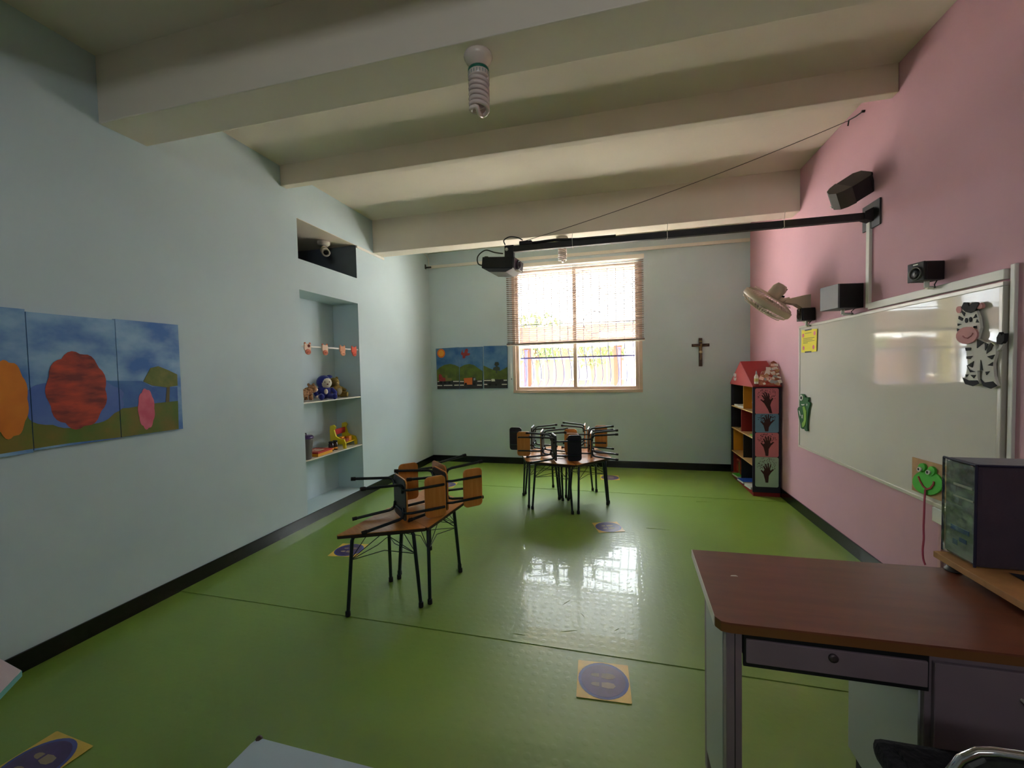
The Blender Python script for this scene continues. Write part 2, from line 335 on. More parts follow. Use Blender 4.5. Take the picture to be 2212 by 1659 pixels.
 'pi_sun2': [(-2.726,1.773),(-2.732,1.751),(-2.746,1.733),(-2.766,1.724),(-2.788,1.724),(-2.807,1.735),(-2.821,1.753),(-2.825,1.776),(-2.819,1.798),(-2.805,1.816),(-2.785,1.825),(-2.763,1.825),(-2.743,1.814),(-2.73,1.796)],
 'pi_plane': [(-2.437,1.753),(-2.403,1.83),(-2.404,1.782),(-2.379,1.769),(-2.358,1.828),(-2.326,1.839),(-2.308,1.815),(-2.322,1.767),(-2.277,1.76),(-2.291,1.73),(-2.355,1.72),(-2.368,1.684),(-2.407,1.685),(-2.406,1.728)],
 'pi_truck1': [(-2.827,1.353),(-2.829,1.42),(-2.805,1.444),(-2.773,1.419),(-2.76,1.382),(-2.708,1.375),(-2.71,1.32),(-2.822,1.322)],
 'pi_cab1': [(-2.713,1.412),(-2.68,1.418),(-2.675,1.375),(-2.6,1.368),(-2.605,1.325),(-2.71,1.32)],
 'pi_truck2': [(-2.396,1.365),(-2.249,1.375),(-2.252,1.26),(-2.386,1.262)],
 'pi_cab2': [(-2.249,1.375),(-2.198,1.377),(-2.184,1.326),(-2.189,1.253),(-2.252,1.254)],
 'pi_win2': [(-2.23,1.365),(-2.198,1.368),(-2.199,1.329),(-2.231,1.326)],
 'pi_car3': [(-1.98,1.281),(-1.942,1.31),(-1.868,1.309),(-1.824,1.327),(-1.756,1.338),(-1.782,1.285),(-1.82,1.255),(-1.969,1.251)],
 'pi_win3': [(-1.935,1.34),(-1.917,1.349),(-1.879,1.345),(-1.871,1.309),(-1.93,1.307)],
 'pi_tree': [(-1.856,1.434),(-1.855,1.475),(-1.907,1.488),(-1.894,1.524),(-1.85,1.54),(-1.88,1.571),(-1.861,1.612),(-1.812,1.611),(-1.797,1.569),(-1.831,1.549),(-1.789,1.521),(-1.79,1.48),(-1.836,1.475),(-1.837,1.434)],
 'pi_dash': [[(-2.855,1.319),(-2.822,1.325),(-2.822,1.314),(-2.855,1.31)],[(-2.579,1.322),(-2.48,1.323),(-2.48,1.308),(-2.579,1.309)],[(-2.463,1.32),(-2.397,1.319),(-2.398,1.305),(-2.463,1.306)],[(-2.165,1.32),(-2.091,1.321),(-2.091,1.306),(-2.165,1.307)],[(-2.857,1.261),(-2.771,1.257),(-2.771,1.244),(-2.857,1.245)],[(-2.744,1.259),(-2.593,1.261),(-2.594,1.246),(-2.745,1.246)],[(-2.561,1.262),(-2.481,1.263),(-2.482,1.247),(-2.561,1.246)],[(-2.465,1.261),(-2.396,1.262),(-2.396,1.247),(-2.465,1.247)],[(-2.173,1.259),(-2.092,1.258),(-2.093,1.243),(-2.173,1.244)],[(-2.054,1.33),(-1.942,1.331),(-1.942,1.316),(-2.055,1.317)],[(-1.732,1.33),(-1.677,1.331),(-1.677,1.316),(-1.732,1.315)],[(-2.053,1.269),(-2.003,1.268),(-2.003,1.254),(-2.053,1.255)],[(-1.764,1.265),(-1.678,1.266),(-1.679,1.251),(-1.764,1.251)]],
 'pi_whl': [[(-2.768,1.3),(-2.772,1.288),(-2.783,1.281),(-2.796,1.281),(-2.807,1.289),(-2.81,1.3),(-2.806,1.312),(-2.795,1.319),(-2.782,1.318),(-2.772,1.311)],[(-2.702,1.299),(-2.707,1.287),(-2.717,1.28),(-2.73,1.28),(-2.741,1.288),(-2.744,1.299),(-2.74,1.311),(-2.729,1.318),(-2.716,1.318),(-2.706,1.31)],[(-2.624,1.298),(-2.628,1.286),(-2.639,1.279),(-2.652,1.28),(-2.662,1.287),(-2.665,1.298),(-2.661,1.31),(-2.65,1.317),(-2.638,1.317),(-2.627,1.309)],[(-2.343,1.273),(-2.347,1.262),(-2.357,1.255),(-2.37,1.255),(-2.38,1.262),(-2.384,1.274),(-2.38,1.285),(-2.369,1.292),(-2.356,1.292),(-2.346,1.285)],[(-2.2,1.269),(-2.204,1.257),(-2.214,1.25),(-2.227,1.251),(-2.237,1.258),(-2.24,1.269),(-2.236,1.28),(-2.226,1.287),(-2.213,1.287),(-2.203,1.28)],[(-1.939,1.257),(-1.943,1.246),(-1.953,1.239),(-1.966,1.239),(-1.976,1.246),(-1.979,1.257),(-1.975,1.268),(-1.965,1.275),(-1.953,1.275),(-1.943,1.268)],[(-1.837,1.256),(-1.841,1.244),(-1.851,1.238),(-1.863,1.238),(-1.873,1.245),(-1.877,1.256),(-1.873,1.267),(-1.862,1.274),(-1.85,1.274),(-1.841,1.267)]],
}
# ------------------------------------------------------------------ the room
WT = 0.16
FZ = 0.0045
NY0, NY1 = 3.46, 4.402          # niche in the left wall
fl = MB().bb(XL - .2, XR + .2, YF - .2, YB + .2, -0.12, -0.001).build('floor', M_SUB); struct(fl, 'floor under bright green vinyl sheets')
SEAMS = [(YF, YF), (0.72, 0.70), (2.205, 2.15), (3.68, 3.53), (5.13, 5.04), (YB, YB)]   # seam y at left wall / right wall
for i in range(5):
    (a0, a1), (b0, b1) = SEAMS[i], SEAMS[i + 1]
    ov = 0.012 if i < 4 else 0.0
    zt = FZ - (0.0028 if i % 2 else 0.0)
    MB().prism([(XL, a0), (XR, a1), (XR, b1 + ov), (XL, b0 + ov)], lambda a, b, t: (a, b, t), -0.0005 - 0.0002 * i, zt).build('vinyl_sheet', M_FLOOR, fl)
wr = MB()
for (x, y, l, a) in ((-.33, 2.62, .10, 1.0), (-.22, 2.50, .05, -.9), (-.02, 2.40, .05, .8), (-.28, 2.33, .12, .35), (-.55, 2.24, .09, 0), (.9, 4.9, .16, .05), (-.75, 4.05, .14, 0.1), (.35, 4.0, .22, -.05)):
    dx, dy = math.cos(a) * l / 2, math.sin(a) * l / 2
    wr.tube([(x - dx, y - dy, FZ - .002), (x - dx * .3, y - dy * .3, FZ + .0006), (x + dx * .4, y + dy * .4, FZ + .0006), (x + dx, y + dy, FZ - .002)], 0.0022, 6, True, 0.001)
w_o = wr.build('vinyl_wrinkles', M_FLOOR, fl); w_o['kind'] = 'stuff'

# back wall with the window hole
wx0, wx1, wz0, wz1 = -1.535, 0.305, 1.165, 3.015
b = MB(); y0, y1 = YB, YB + WT
b.bb(XL - .2, wx0, y0, y1, -.1, 3.6).bb(wx1, XR + .2, y0, y1, -.1, 3.6).bb(wx0, wx1, y0, y1, -.1, wz0).bb(wx0, wx1, y0, y1, wz1, 3.6)
struct(b.build('wall_back', M_WALL), 'pale blue wall around the window')
# left wall with two niches
b = MB(); x0, x1 = XL - WT, XL
zu0, zu1, zl0, zl1 = 2.607, 2.995, 0.105, 2.311
b.bb(x0, x1, YF - .2, NY0, -.1, 3.6).bb(x0, x1, NY1, YB + .2, -.1, 3.6)
b.bb(x0, x1, NY0, NY1, zu1, 3.6).bb(x0, x1, NY0, NY1, zl1, zu0).bb(x0, x1, NY0, NY1, -.1, zl0)
wl = b.build('wall_left', M_WALL); struct(wl, 'long pale blue wall with two niches')
nd = XL - 0.345
b = MB()                                                     # lower niche: back, jambs, head and floor
b.bb(nd - .06, nd, NY0 - .06, NY1 + .06, -.05, zl1 + .05).bb(nd, x0, NY0 - .06, NY0, -.05, zl1 + .05).bb(nd, x0, NY1, NY1 + .06, -.05, zl1 + .05)
b.bb(nd, x0, NY0, NY1, zl1, zl1 + .05).bb(nd, x0, NY0, NY1, -.05, zl0)
b.build('niche_lining', M_WALL, wl)
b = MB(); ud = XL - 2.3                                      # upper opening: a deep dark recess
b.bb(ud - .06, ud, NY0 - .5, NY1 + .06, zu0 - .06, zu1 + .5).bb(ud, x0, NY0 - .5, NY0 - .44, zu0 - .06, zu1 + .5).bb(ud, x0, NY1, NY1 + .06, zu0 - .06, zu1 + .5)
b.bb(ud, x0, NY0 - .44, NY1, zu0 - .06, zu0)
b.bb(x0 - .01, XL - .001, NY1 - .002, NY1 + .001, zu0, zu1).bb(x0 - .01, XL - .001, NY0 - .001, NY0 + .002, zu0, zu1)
b.build('recess_lining', mat('recess_shade_tone', (98, 110, 120), .9, var=.05), wl)  # same wall as outside; the recess shade is put into this darker colour
MB().bb(ud, x0, NY0 - .44, NY1, zu1 - .003, zu1 + .08).bb(x0, XL - .001, NY0, NY1, zu1 - .003, zu1 + .0005).build('recess_ceiling', M_CEIL, wl)
struct(MB().bb(XR, XR + WT, YF - .2, YB + .2, -.1, 3.6).build('wall_right', M_PINK), 'long pink wall behind the whiteboard')
tw = MB().bb(-.6, 1.0, YF - .11, YF - .06, 2.48, 2.50).bb(-.6, 1.0, YF - .11, YF - .06, 2.70, 2.72).bb(-.6, -.57, YF - .11, YF - .06, 2.50, 2.70).bb(.97, 1.0, YF - .11, YF - .06, 2.50, 2.70).build('fill_transom', M_FRAME); struct(tw, 'added narrow transom for fill daylight above the door')  # unseen transom, added to let in a little fill daylight
MB().bb(-.57, .97, YF - .09, YF - .084, 2.50, 2.70).build('pane', M_GLASS, tw)  # pane of the added fill transom
M_ALU0 = mat('door_handle_metal', (180, 178, 172), .3, metal=.8)
# wall behind the camera with a closed door and the gap for the added transom
b = MB(); dx0, dx1, dz = -0.6, 1.0, 2.4
b.bb(XL - .2, dx0, YF - WT, YF, -.1, 3.6).bb(dx1, XR + .2, YF - WT, YF, -.1, 3.6).bb(dx0, dx1, YF - WT, YF, dz, 2.48).bb(dx0, dx1, YF - WT, YF, 2.72, 3.6)
struct(b.build('wall_front', M_WALL), 'pale blue wall with the closed door')
do = MB().bb(dx0, dx1, YF - .10, YF - .05, 0, dz, .004).build('door_1', mat('door_paint', (150, 120, 96), .5)); struct(do, 'closed brown door')
MB().tube([(dx0 + .1, YF - .05, 1.0), (dx0 + .1, YF - .0, 1.0), (dx0 + .22, YF, 1.0)], .01, 8).build('door_handle', M_ALU0, do)
struct(MB().bb(XL - .2, XR + .2, YF - .2, YB + .2, ZC, ZC + .2).build('ceiling', M_CEIL), 'cream ceiling between the beams')
for i, (ya, yb, zb) in enumerate(((0.45, 0.70, 3.005), (1.875, 2.14, 3.005), (3.272, 3.345, 3.218), (4.759, 4.976, 2.995))):
    o = MB().bb(XL + .0005, XR - .0005, ya, yb, zb, ZC + .01, 0.006).build('trim_%d' % (i + 1), M_CEIL)
    struct(o, ['cream ceiling beam over the desk', 'deep cream ceiling beam with spiral bulb', 'shallow cream ceiling beam', 'deep cream ceiling beam before the window wall'][i])
bt, bh = 0.012, 0.104
struct(MB().bb(XL, XL + bt, YF, YB, 0, bh, .003).build('baseboard_left', M_SKIRT), 'black stone baseboard along the blue wall')
struct(MB().bb(XL + bt, XR - bt, YB - bt, YB, 0, bh, .003).build('baseboard_back', M_SKIRT), 'black stone baseboard below the window')
struct(MB().bb(XR - bt, XR, YF, YB, 0, bh, .003).build('baseboard_right', M_SKIRT), 'black stone baseboard along the pink wall')

# window
win = MB().bb(wx0, wx1, YB + .03, YB + .10, wz0, wz0 + .045, .004).bb(wx0, wx1, YB + .03, YB + .10, wz1 - .045, wz1, .004).bb(wx0, wx0 + .045, YB + .03, YB + .10, wz0 + .045, wz1 - .045).bb(wx1 - .045, wx1, YB + .03, YB + .10, wz0 + .045, wz1 - .045).build('window_1', M_FRAME)
struct(win, 'two-pane window with pinkish frame')
MB().bb(-.645, -.592, YB + .025, YB + .10, wz0 + .045, wz1 - .045, .004).build('mullion', M_FRAME, win)
MB().bb(wx0 + .045, -.645, YB + .060, YB + .066, wz0 + .045, wz1 - .045).build('pane', M_GLASS, win)
MB().bb(-.592, wx1 - .045, YB + .060, YB + .066, wz0 + .045, wz1 - .045).build('pane', M_GLASS, win)
MB().bb(wx0 - .045, wx1 + .05, YB - .018, YB + .03, wz0 - .045, wz0, .004).build('window_sill', M_FRAME, win)
MB().bb(wx0 - .045, wx0, YB - .008, YB + .03, wz0, wz1, .003).build('window_trim', M_FRAME, win)
MB().bb(wx1, wx1 + .05, YB - .008, YB + .03, wz0, wz1, .003).build('window_trim', M_FRAME, win)

# the venetian blind
bl = thing('venetian_blind', 'pale venetian blind half lowered over the window', 'blind', (0, YB - .055, 1.88))
bx0, bx1 = -1.66, 0.385
MB().bb(bx0, bx1, -.03, .03, 1.16, 1.215, .004).build('head_rail', M_WHITE, bl)
rot = Matrix.Rotation(-0.006, 3, 'Y')
br_ = MB().box(((bx0 + bx1) / 2, 0, .006), (bx1 - bx0, .03, .020), rot, .003).build('bottom_rail', mat('blind_rail', (112, 92, 84), .5), bl)
MB().box(((bx0 + bx1) / 2, 0, -.014), (bx1 - bx0, .026, .018), rot, .003).build('rail_lip', M_WHITE, br_)
s = MB(); n = 6
sv = []
for k in range(n + 1):
    yy = -.0125 + .025 * k / n; zz = .0025 * (1 - ((yy / .0125) ** 2))
    sv += [(bx0 + .01, yy, zz), (bx1 - .01, yy, zz), (bx0 + .01, yy, zz - .0009), (bx1 - .01, yy, zz - .0009)]
for k in range(n):
    a = k * 4; c = a + 4
    s.add([sv[a], sv[a + 1], sv[c + 1], sv[c]], [(0, 1, 2, 3)], True); s.add([sv[a + 2], sv[a + 3], sv[c + 3], sv[c + 2]], [(3, 2, 1, 0)], True)
slat0 = s.build('slat', M_SLAT, bl); NS = 37
for i in range(NS):
    o = slat0 if i == 0 else slat0.copy()
    if i: COL.objects.link(o)
    o.location = (0, 0, .035 + 1.105 * i / (NS - 1)); o.rotation_euler = (-0.36 + random.uniform(-.04, .04), 0.006 * (1 - i / NS) * -1, 0)
for x in (-1.52, -.64, .24):
    MB().tube([(x, -.014, .01), (x, -.014, 1.17)], .0012, 4).tube([(x, .014, .01), (x, .014, 1.17)], .0012, 4).build('ladder_cord', M_WHITE, bl)
for x in (-1.60, -1.585):
    MB().tube([(x, -.034, 1.16), (x, -.036, .5), (x + .004, -.036, -.52)], .0013, 4).build('pull_cord', M_WHITE, bl)
MB().lathe([(.003, -.55), (.006, -.54), (.004, -.52)], 8, Matrix.Translation((-1.585, -.036, 0))).build('cord_tassel', M_BLACK, bl)

# window grille: blue-violet bars with a belly
M_GRILLE = mat('violet_grille_paint', (40, 36, 78), .5)
gr = thing('window_grille', 'violet iron grille with bellied bars outside the window', 'grille', (0, YB + .20, wz0))
for i in range(15):
    x = wx0 + .06 + i * .122
    prof = [(0, .03), (.02, .05), (.10, .10), (.15, .18), (.15, .28), (.10, .42), (.03, .55), (0, .63), (0, 1.2), (0, 1.84)]
    MB().tube([(x + d * .22, d, z) for d, z in prof], .0065, 6).build('bar', M_GRILLE, gr)
for z in (.03, .5, 1.02, 1.83):
    yy = 0.055 if z == .5 else 0
    MB().bb(wx0 + .02, wx1 - .02, yy - .004, yy + .004, z - .011, z + .011).build('rail', M_GRILLE, gr)
t_s = [(-.08 + .16 * math.cos(a), .42 + 0 * a, 0) for a in (0,)]
MB().tube([(-.33 + .17 * math.cos(a), 0, 1.02 + .17 * math.sin(a)) for a in [2 * PI * i / 24 for i in range(25)]], .006, 6, False).build('scroll_ring', M_GRILLE, gr)

struct(MB().bb(XL - .2, XR + .2, YB + WT, YB + .72, 3.055, 3.20).build('trim_5', mat('ochre_soffit', (196, 158, 92), .8)), 'ochre roof eave outside above the window')
# outside the window: a sunny yard
gy = thing('yard_ground', 'pale sunlit concrete yard outside the window', 'ground', (0, 14, -.15))
MB().bb(-30, 30, -7.4, 30, -.1, 0).build('paving', mat('yard_concrete', (206, 200, 190), .9, var=.08, vscale=3), gy)
def ext(name, label, cat, parts, loc):
    t = thing(name, label, cat, loc)
    for n_, m_, mb in parts: mb.build(n_, m_, t)
    return t
M_TAN = mat('tan_pillar_paint', (74, 46, 28), .9, var=.1, vscale=4)
M_TAN2 = mat('tan_wall_paint', (84, 56, 42), .9, var=.12, vscale=2)
M_YEL = mat('yellow_wall_paint', (120, 106, 56), .8)
M_BLUEP = mat('blue_post_paint', (44, 38, 96), .6)
ext('yellow_column', 'yellow painted column beside the violet gate post', 'column', [('shaft', M_YEL, MB().bb(-.1, .1, -.12, .12, 0, 3.6)), ('foot', M_YEL, MB().bb(-.13, .13, -.15, .15, 0, .2))], (-2.32, 9.3, -.15))
for x, lb in ((-2.15, 'tan pillar rising beside the yellow column'), (-.11, 'tan pillar rising beside the blue and yellow sign')):
    ext('tan_pillar', lb, 'pillar', [('shaft', M_TAN, MB().bb(-.085, .085, -.1, .1, 0, 2.35)), ('base', M_TAN, MB().bb(-.11, .11, -.13, .13, 0, .25))], (x + .12, 9.7, -.15))
for x, lb in ((-2.02, 'violet steel post by the yellow column'), (.045, 'violet steel post beside the sign')):
    ext('gate_post', lb, 'post', [('post', M_BLUEP, MB().bb(-.025, .025, -.025, .025, 0, 2.05)), ('cap', M_BLUEP, MB().bb(-.035, .035, -.035, .035, 2.05, 2.07))], (x, 9.4, -.15))
t = thing('courtyard_wall', 'low tan wall across the yard under a white coping', 'wall', (0, 10.6, -.15))
MB().bb(-6, 5, 0, .2, 0, .75).build('wall_body', M_TAN2, t); MB().bb(-6, 5, -.04, .24, .75, .85).build('coping', M_WHITE, t)
t = thing('porch_canopy', 'tan canopy beam with white edge on the yard pillars', 'canopy', (0, 9.7, 2.0))
MB().bb(-4.5, 3.5, -.12, .12, 0.0, .45).build('beam', M_TAN2, t); MB().bb(-4.5, 3.5, -.16, -.12, -.03, .03).build('white_edge', M_WHITE, t)
t = thing('yard_fence', 'thin violet bar fence behind the low tan wall', 'fence', (0, 12.2, -.15))
for i in range(34): MB().bb(-6 + i * .3, -5.98 + i * .3, -.01, .01, 0, 1.95).build('bar', M_BLUEP, t)
for z in (.2, 1.1, 1.9): MB().bb(-6, 4, -.015, .015, z, z + .03).build('rail', M_BLUEP, t)
t = thing('far_building', 'tan building far beyond the yard fence', 'building', (0, 24, -.15))
MB().bb(-12, 9, 0, 4, 0, 2.6).build('wall_body', M_TAN2, t); MB().bb(-12.3, 9.3, -.5, 4.3, 2.6, 2.75).build('roof_slab', M_TAN, t)
for i in range(7):
    w_ = MB().bb(-11 + i * 2.8, -9.8 + i * 2.8, -.04, .04, 1.0, 2.0).build('window', mat('dark_far_window', (70, 62, 60), .3), t)
    MB().bb(-11.06 + i * 2.8, -9.74 + i * 2.8, -.06, .0, .94, 1.0).build('sill', M_WHITE, w_)
t = thing('grey_shed', 'grey sheet-roofed shed on the right of the yard', 'shed', (1.6, 17.8, -.15))
MB().bb(-1.3, 1.6, 0, 2, 0, 2.6).build('wall_body', mat('grey_shed_wall', (90, 88, 84), .8), t)
MB().prism([(-.3, 2.6), (2.3, 2.6), (1.0, 3.3)], lambda a, b_, tt: (tt, a, b_), -1.5, 1.8).build('roof', mat('grey_sheet_roof', (74, 74, 78), .6), t)
t = thing('yard_sign', 'white sign with violet header and yellow letters on the yard fence', 'sign', (.78, 9.5, 1.25))
MB().bb(-.62, .62, -.01, .01, 0, .78, .003).build('board', M_WHITE, t)
MB().bb(-.42, .62, -.016, -.01, .60, .74).build('header', M_BLUEP, t)
MB().bb(-.50, -.46, -.01, .03, -1.4, 0).build('leg', M_BLUEP, t); MB().bb(.46, .50, -.01, .03, -1.4, 0).build('leg', M_BLUEP, t)
def text_mesh(name, txt, size, m, parent, mtx, depth=.002):
    cu = bpy.data.curves.new(name, 'FONT'); cu.body = txt; cu.size = size; cu.extrude = depth; cu.align_x = 'CENTER'; cu.align_y = 'CENTER'
    to = bpy.data.objects.new(name + '_tmp', cu); COL.objects.link(to)
    dg = bpy.context.evaluated_depsgraph_get()
    me = bpy.data.meshes.new_from_object(to.evaluated_get(dg)); bpy.data.objects.remove(to); bpy.data.curves.remove(cu)
    me.materials.clear(); me.materials.append(m); me.name = name
    o = bpy.data.objects.new(name, me); COL.objects.link(o); o.parent = parent; o.matrix_local = mtx
    return o
text_mesh('lettering', 'Mne', .24, M_YEL, t, Matrix.Translation((-.25, -.014, .47)) @ Matrix.Rotation(PI / 2, 4, 'X'))
M_LEAF = mat('sunlit_leaves', (66, 80, 22), .7, var=.3, vscale=5)
M_BARK = mat('bark', (96, 72, 50), .9, var=.2)
def tree(loc, h, r, label, nleaf=420):
    t = thing('yard_tree', label, 'tree', loc, group='trees beyond the yard fence')
    MB().tube([(0, 0, 0), (.05, 0, h * .35), (-.04, .03, h * .7)], .11, 8, True, .05).build('trunk', M_BARK, t)
    br = MB(); lf = MB()
    for i in range(9):
        a = random.uniform(0, 2 * PI); e = random.uniform(.1, 1.1)
        d = Vector((math.cos(a) * math.cos(e), math.sin(a) * math.cos(e), math.sin(e)))
        br.tube([Vector((0, 0, h * .5)), Vector((0, 0, h * .6)) + d * r * .9], .03, 5, True, .01)
    br.build('branches', M_BARK, t)
    for i in range(nleaf):
        while True:
            q = Vector((random.uniform(-1, 1), random.uniform(-1, 1), random.uniform(-1, 1)))
            if .25 < q.length < 1: break
        c = Vector((q.x * r, q.y * r, h * .72 + q.z * r * .75)); rr = axis_rot((random.uniform(-1, 1), random.uniform(-1, 1), random.uniform(.1, 1)))
        sz = random.uniform(.07, .15)
        lf.add([c + rr @ Vector(v) * sz for v in ((-1, 0, 0), (0, -.5, .1), (1, 0, 0), (0, .5, .1))], [(0, 1, 2, 3)])
    lo = lf.build('foliage', M_LEAF, t); lo['kind'] = 'stuff'
    return t
tree((-2.6, 13.6, -.15), 3.6, 1.15, 'bushy sunlit tree behind the yellow column', 800)
tree((.95, 14.2, -.15), 3.5, 1.0, 'bushy sunlit tree behind the sign')
tree((-1.2, 19.5, -.15), 3.3, 1.0, 'small sunlit tree in front of the far building')

# rails and conduits on the walls
tag(MB().bb(XL + .03, XR - .01, YB - .03, YB, 3.155, 3.20, .004).build('curtain_rail', M_WHITE), 'long white rail high on the window wall', 'rail')
cr = thing('rail_bracket', 'dark rail bracket with thin white pipe in the corner', 'bracket', (XL, YB - .1, 3.15))
MB().bb(.0, .10, -.02, .0, -.01, .012).build('arm', M_BLACK, cr); MB().bb(.0, .008, -.03, .01, -.02, .05).build('plate', M_BLACK, cr)
MB().tube([(.06, -.01, .01), (.06, -.01, .13), (.02, -.01, .2), (.02, -.25, .22)], .006, 6).build('pipe', M_WHITE, cr)
tag(MB().bb(XL, XL + .015, 4.402, 5.0, 2.965, 2.992, .003).build('cable_trunking', M_WHITE), 'short white trunking beside the dark recess', 'trunking')
tag(MB().bb(XR - .02, XR, 3.545, 3.585, 1.885, 2.50, .003).build('cable_trunking', M_WHITE), 'vertical white trunking under the projector arm', 'trunking')
tag(MB().bb(XR - .025, XR, 2.455, 3.545, 1.868, 1.915, .003).build('cable_trunking', M_WHITE), 'horizontal white trunking along the whiteboard top', 'trunking')
tag(MB().bb(XR - .015, XR, 2.412, 2.437, .70, 1.93, .003).build('cable_trunking', M_WHITE), 'vertical white trunking at the whiteboard end', 'trunking')
tag(MB().bb(XR - .03, XR, 2.79, 2.88, .58, .665, .006).build('wall_socket', M_WHITE), 'white socket box below the whiteboard', 'socket')
tag(MB().bb(XR - .012, XR, 2.835, 2.86, .11, .58, .002).build('cable_trunking', mat('pink_trunking', (214, 166, 172), .6)), 'pink painted trunking below the wall socket', 'trunking')
# ------------------------------------------------------------------ wall pictures (flat print as thin layered pieces)
def bw(mb, name, m, parent):
    o = mb.build(name, m, parent); o.matrix_parent_inverse = parent.matrix_world.inverted(); return o
def onR(a, b, t): return (XR - t, a, b)
def onL(a, b, t): return (XL + t, a, b)
def onB(a, b, t): return (a, YB - t, b)
def centre(poly): return (sum(p[0] for p in poly) / len(poly), sum(p[1] for p in poly) / len(poly))
def clip(poly, lo, hi):
    # keep the part of a polygon with lo <= first coordinate <= hi
    for s, lim in ((1, lo), (-1, hi)):
        out = []
        for i in range(len(poly)):
            p, q = poly[i], poly[(i + 1) % len(poly)]
            ip, iq = s * (p[0] - lim) >= 0, s * (q[0] - lim) >= 0
            if ip: out.append(p)
            if ip != iq:
                k = (lim - p[0]) / (q[0] - p[0]); out.append((lim, p[1] + k * (q[1] - p[1])))
        poly = out
        if not poly: break
    return poly
def clipz(poly, lo, hi): return [(b, a) for a, b in clip([(b, a) for a, b in poly], lo, hi)]

M_SKY = mat('painted_blue_sky', (58, 112, 186), .6, rgb2=(142, 182, 214), vscale=4.5, stretch=(1, 1, 1.6))
M_HILL = mat('painted_blue_hills', (46, 92, 168), .6, rgb2=(70, 120, 180), vscale=8)
M_GRASS = mat('painted_grass', (86, 112, 30), .65, rgb2=(122, 108, 34), vscale=7)
M_CROWN = mat('painted_tree_crown', (98, 112, 42), .65, rgb2=(122, 124, 52), vscale=18)
M_TRUNK = mat('painted_trunk', (104, 96, 60), .7)
M_ORANGE = mat('painted_orange', (222, 132, 26), .6, rgb2=(206, 112, 18), vscale=6)
M_RUST = mat('painted_rust', (196, 70, 40), .6, rgb2=(120, 40, 34), vscale=8, stretch=(1, 1, 3))
M_BLUEB = mat('painted_slate_blue', (72, 104, 180), .6, rgb2=(92, 124, 190), vscale=5)
M_PNK = mat('painted_pink', (226, 120, 140), .6, rgb2=(206, 84, 110), vscale=8)
BASE_Z = lambda y: 1.128
panels = [(1.10, 1.488, 1.858, 1.118), (1.492, 1.884, 1.846, 1.128), (1.888, 2.262, 1.852, 1.130)]
plab = ['painted canvas panel with an orange bush, cut by the room edge side', 'painted canvas panel with rust and blue rounded bushes', 'painted canvas panel with a small green tree and pink bush']
for k, (ya, yb, zt, zb) in enumerate(panels):
    t = thing('canvas_panel', plab[k], 'painting', (XL, (ya + yb) / 2, zb), group='landscape canvas set on the blue wall')
    bw(MB().prism([(ya, zb), (yb, zb), (yb, zt), (ya, zt)], onL, .001, .028), 'canvas', M_SKY, t)
    layers = [('hills', SH['mu_hill'], M_HILL, .0285), ('grass', SH['mu_grass'], M_GRASS, .0290), ('bush', SH['mu_blue'], M_BLUEB, .0295), ('bush', SH['mu_red'], M_RUST, .0300), ('bush', SH['mu_orange'], M_ORANGE, .0305), ('bush', SH['mu_pink'], M_PNK, .0300), ('tree_trunk', SH['mu_trunk'], M_TRUNK, .0298), ('tree_crown', SH['mu_crown'], M_CROWN, .0302)]
    for nm, poly, m_, tt in layers:
        if nm == 'bush':
            cy_, cz_ = centre(poly); poly = [(a, max(b, zb + .02)) for a, b in poly]; n_ = 48; R_ = [max(p[0] for p in poly) - cy_, max(p[1] for p in poly) - cz_]
            poly = [(cy_ + R_[0] * (1 + .09 * abs(math.sin(4.5 * q)) - .05) * math.cos(q), max(zb + .02, cz_ + R_[1] * (1 + .09 * abs(math.sin(4.5 * q)) - .05) * math.sin(q))) for q in [2 * PI * i / n_ for i in range(n_)]]
        pc = clipz(clip(poly, ya, yb), zb + .002, zt - .002)
        if len(pc) > 2: bw(MB().prism(pc, onL, .027, tt), nm, m_, t)

M_SKY2 = mat('painted_dark_sky', (36, 92, 150), .6, rgb2=(86, 128, 168), vscale=5)
M_HILL2 = mat('painted_green_hill', (92, 112, 34), .65, rgb2=(72, 88, 34), vscale=9)
M_ROAD = mat('painted_road', (44, 44, 50), .65, var=.15, vscale=20)
M_SUNP = mat('painted_sun', (226, 112, 30), .6); M_SUNY = mat('painted_sun_face', (238, 160, 40), .6)
M_REDP = mat('painted_red', (150, 44, 44), .6, var=.15, vscale=20)
M_DARKP = mat('painted_dark', (34, 32, 36), .6); M_OLIVE = mat('painted_olive', (120, 112, 52), .6); M_GREYP = mat('painted_grey', (150, 160, 160), .6)
M_OFFW = mat('painted_white', (220, 218, 206), .6); M_ORNG = mat('painted_truck_orange', (206, 104, 36), .6)
def pic(idx, label):
    P = SH['pi_p%d' % idx]; x0_, x1_ = min(p[0] for p in P), max(p[0] for p in P); z0_, z1_ = min(p[1] for p in P), max(p[1] for p in P)
    t = thing('small_canvas', label, 'painting', ((x0_ + x1_) / 2, YB, z0_), group='road paintings beside the window')
    bw(MB().prism(P, onB, .001, .026), 'canvas', M_SKY2, t)
    return t
t1 = pic(1, 'small painting of a sun over a hill and dump truck')
t2 = pic(2, 'small painting of a red plane over an orange truck')
t3 = pic(3, 'small painting of a lone tree over a white car')
def lay(t, nm, poly, m_, k): bw(MB().prism(poly, onB, .025, .0262 + k * .0004), nm, m_, t)
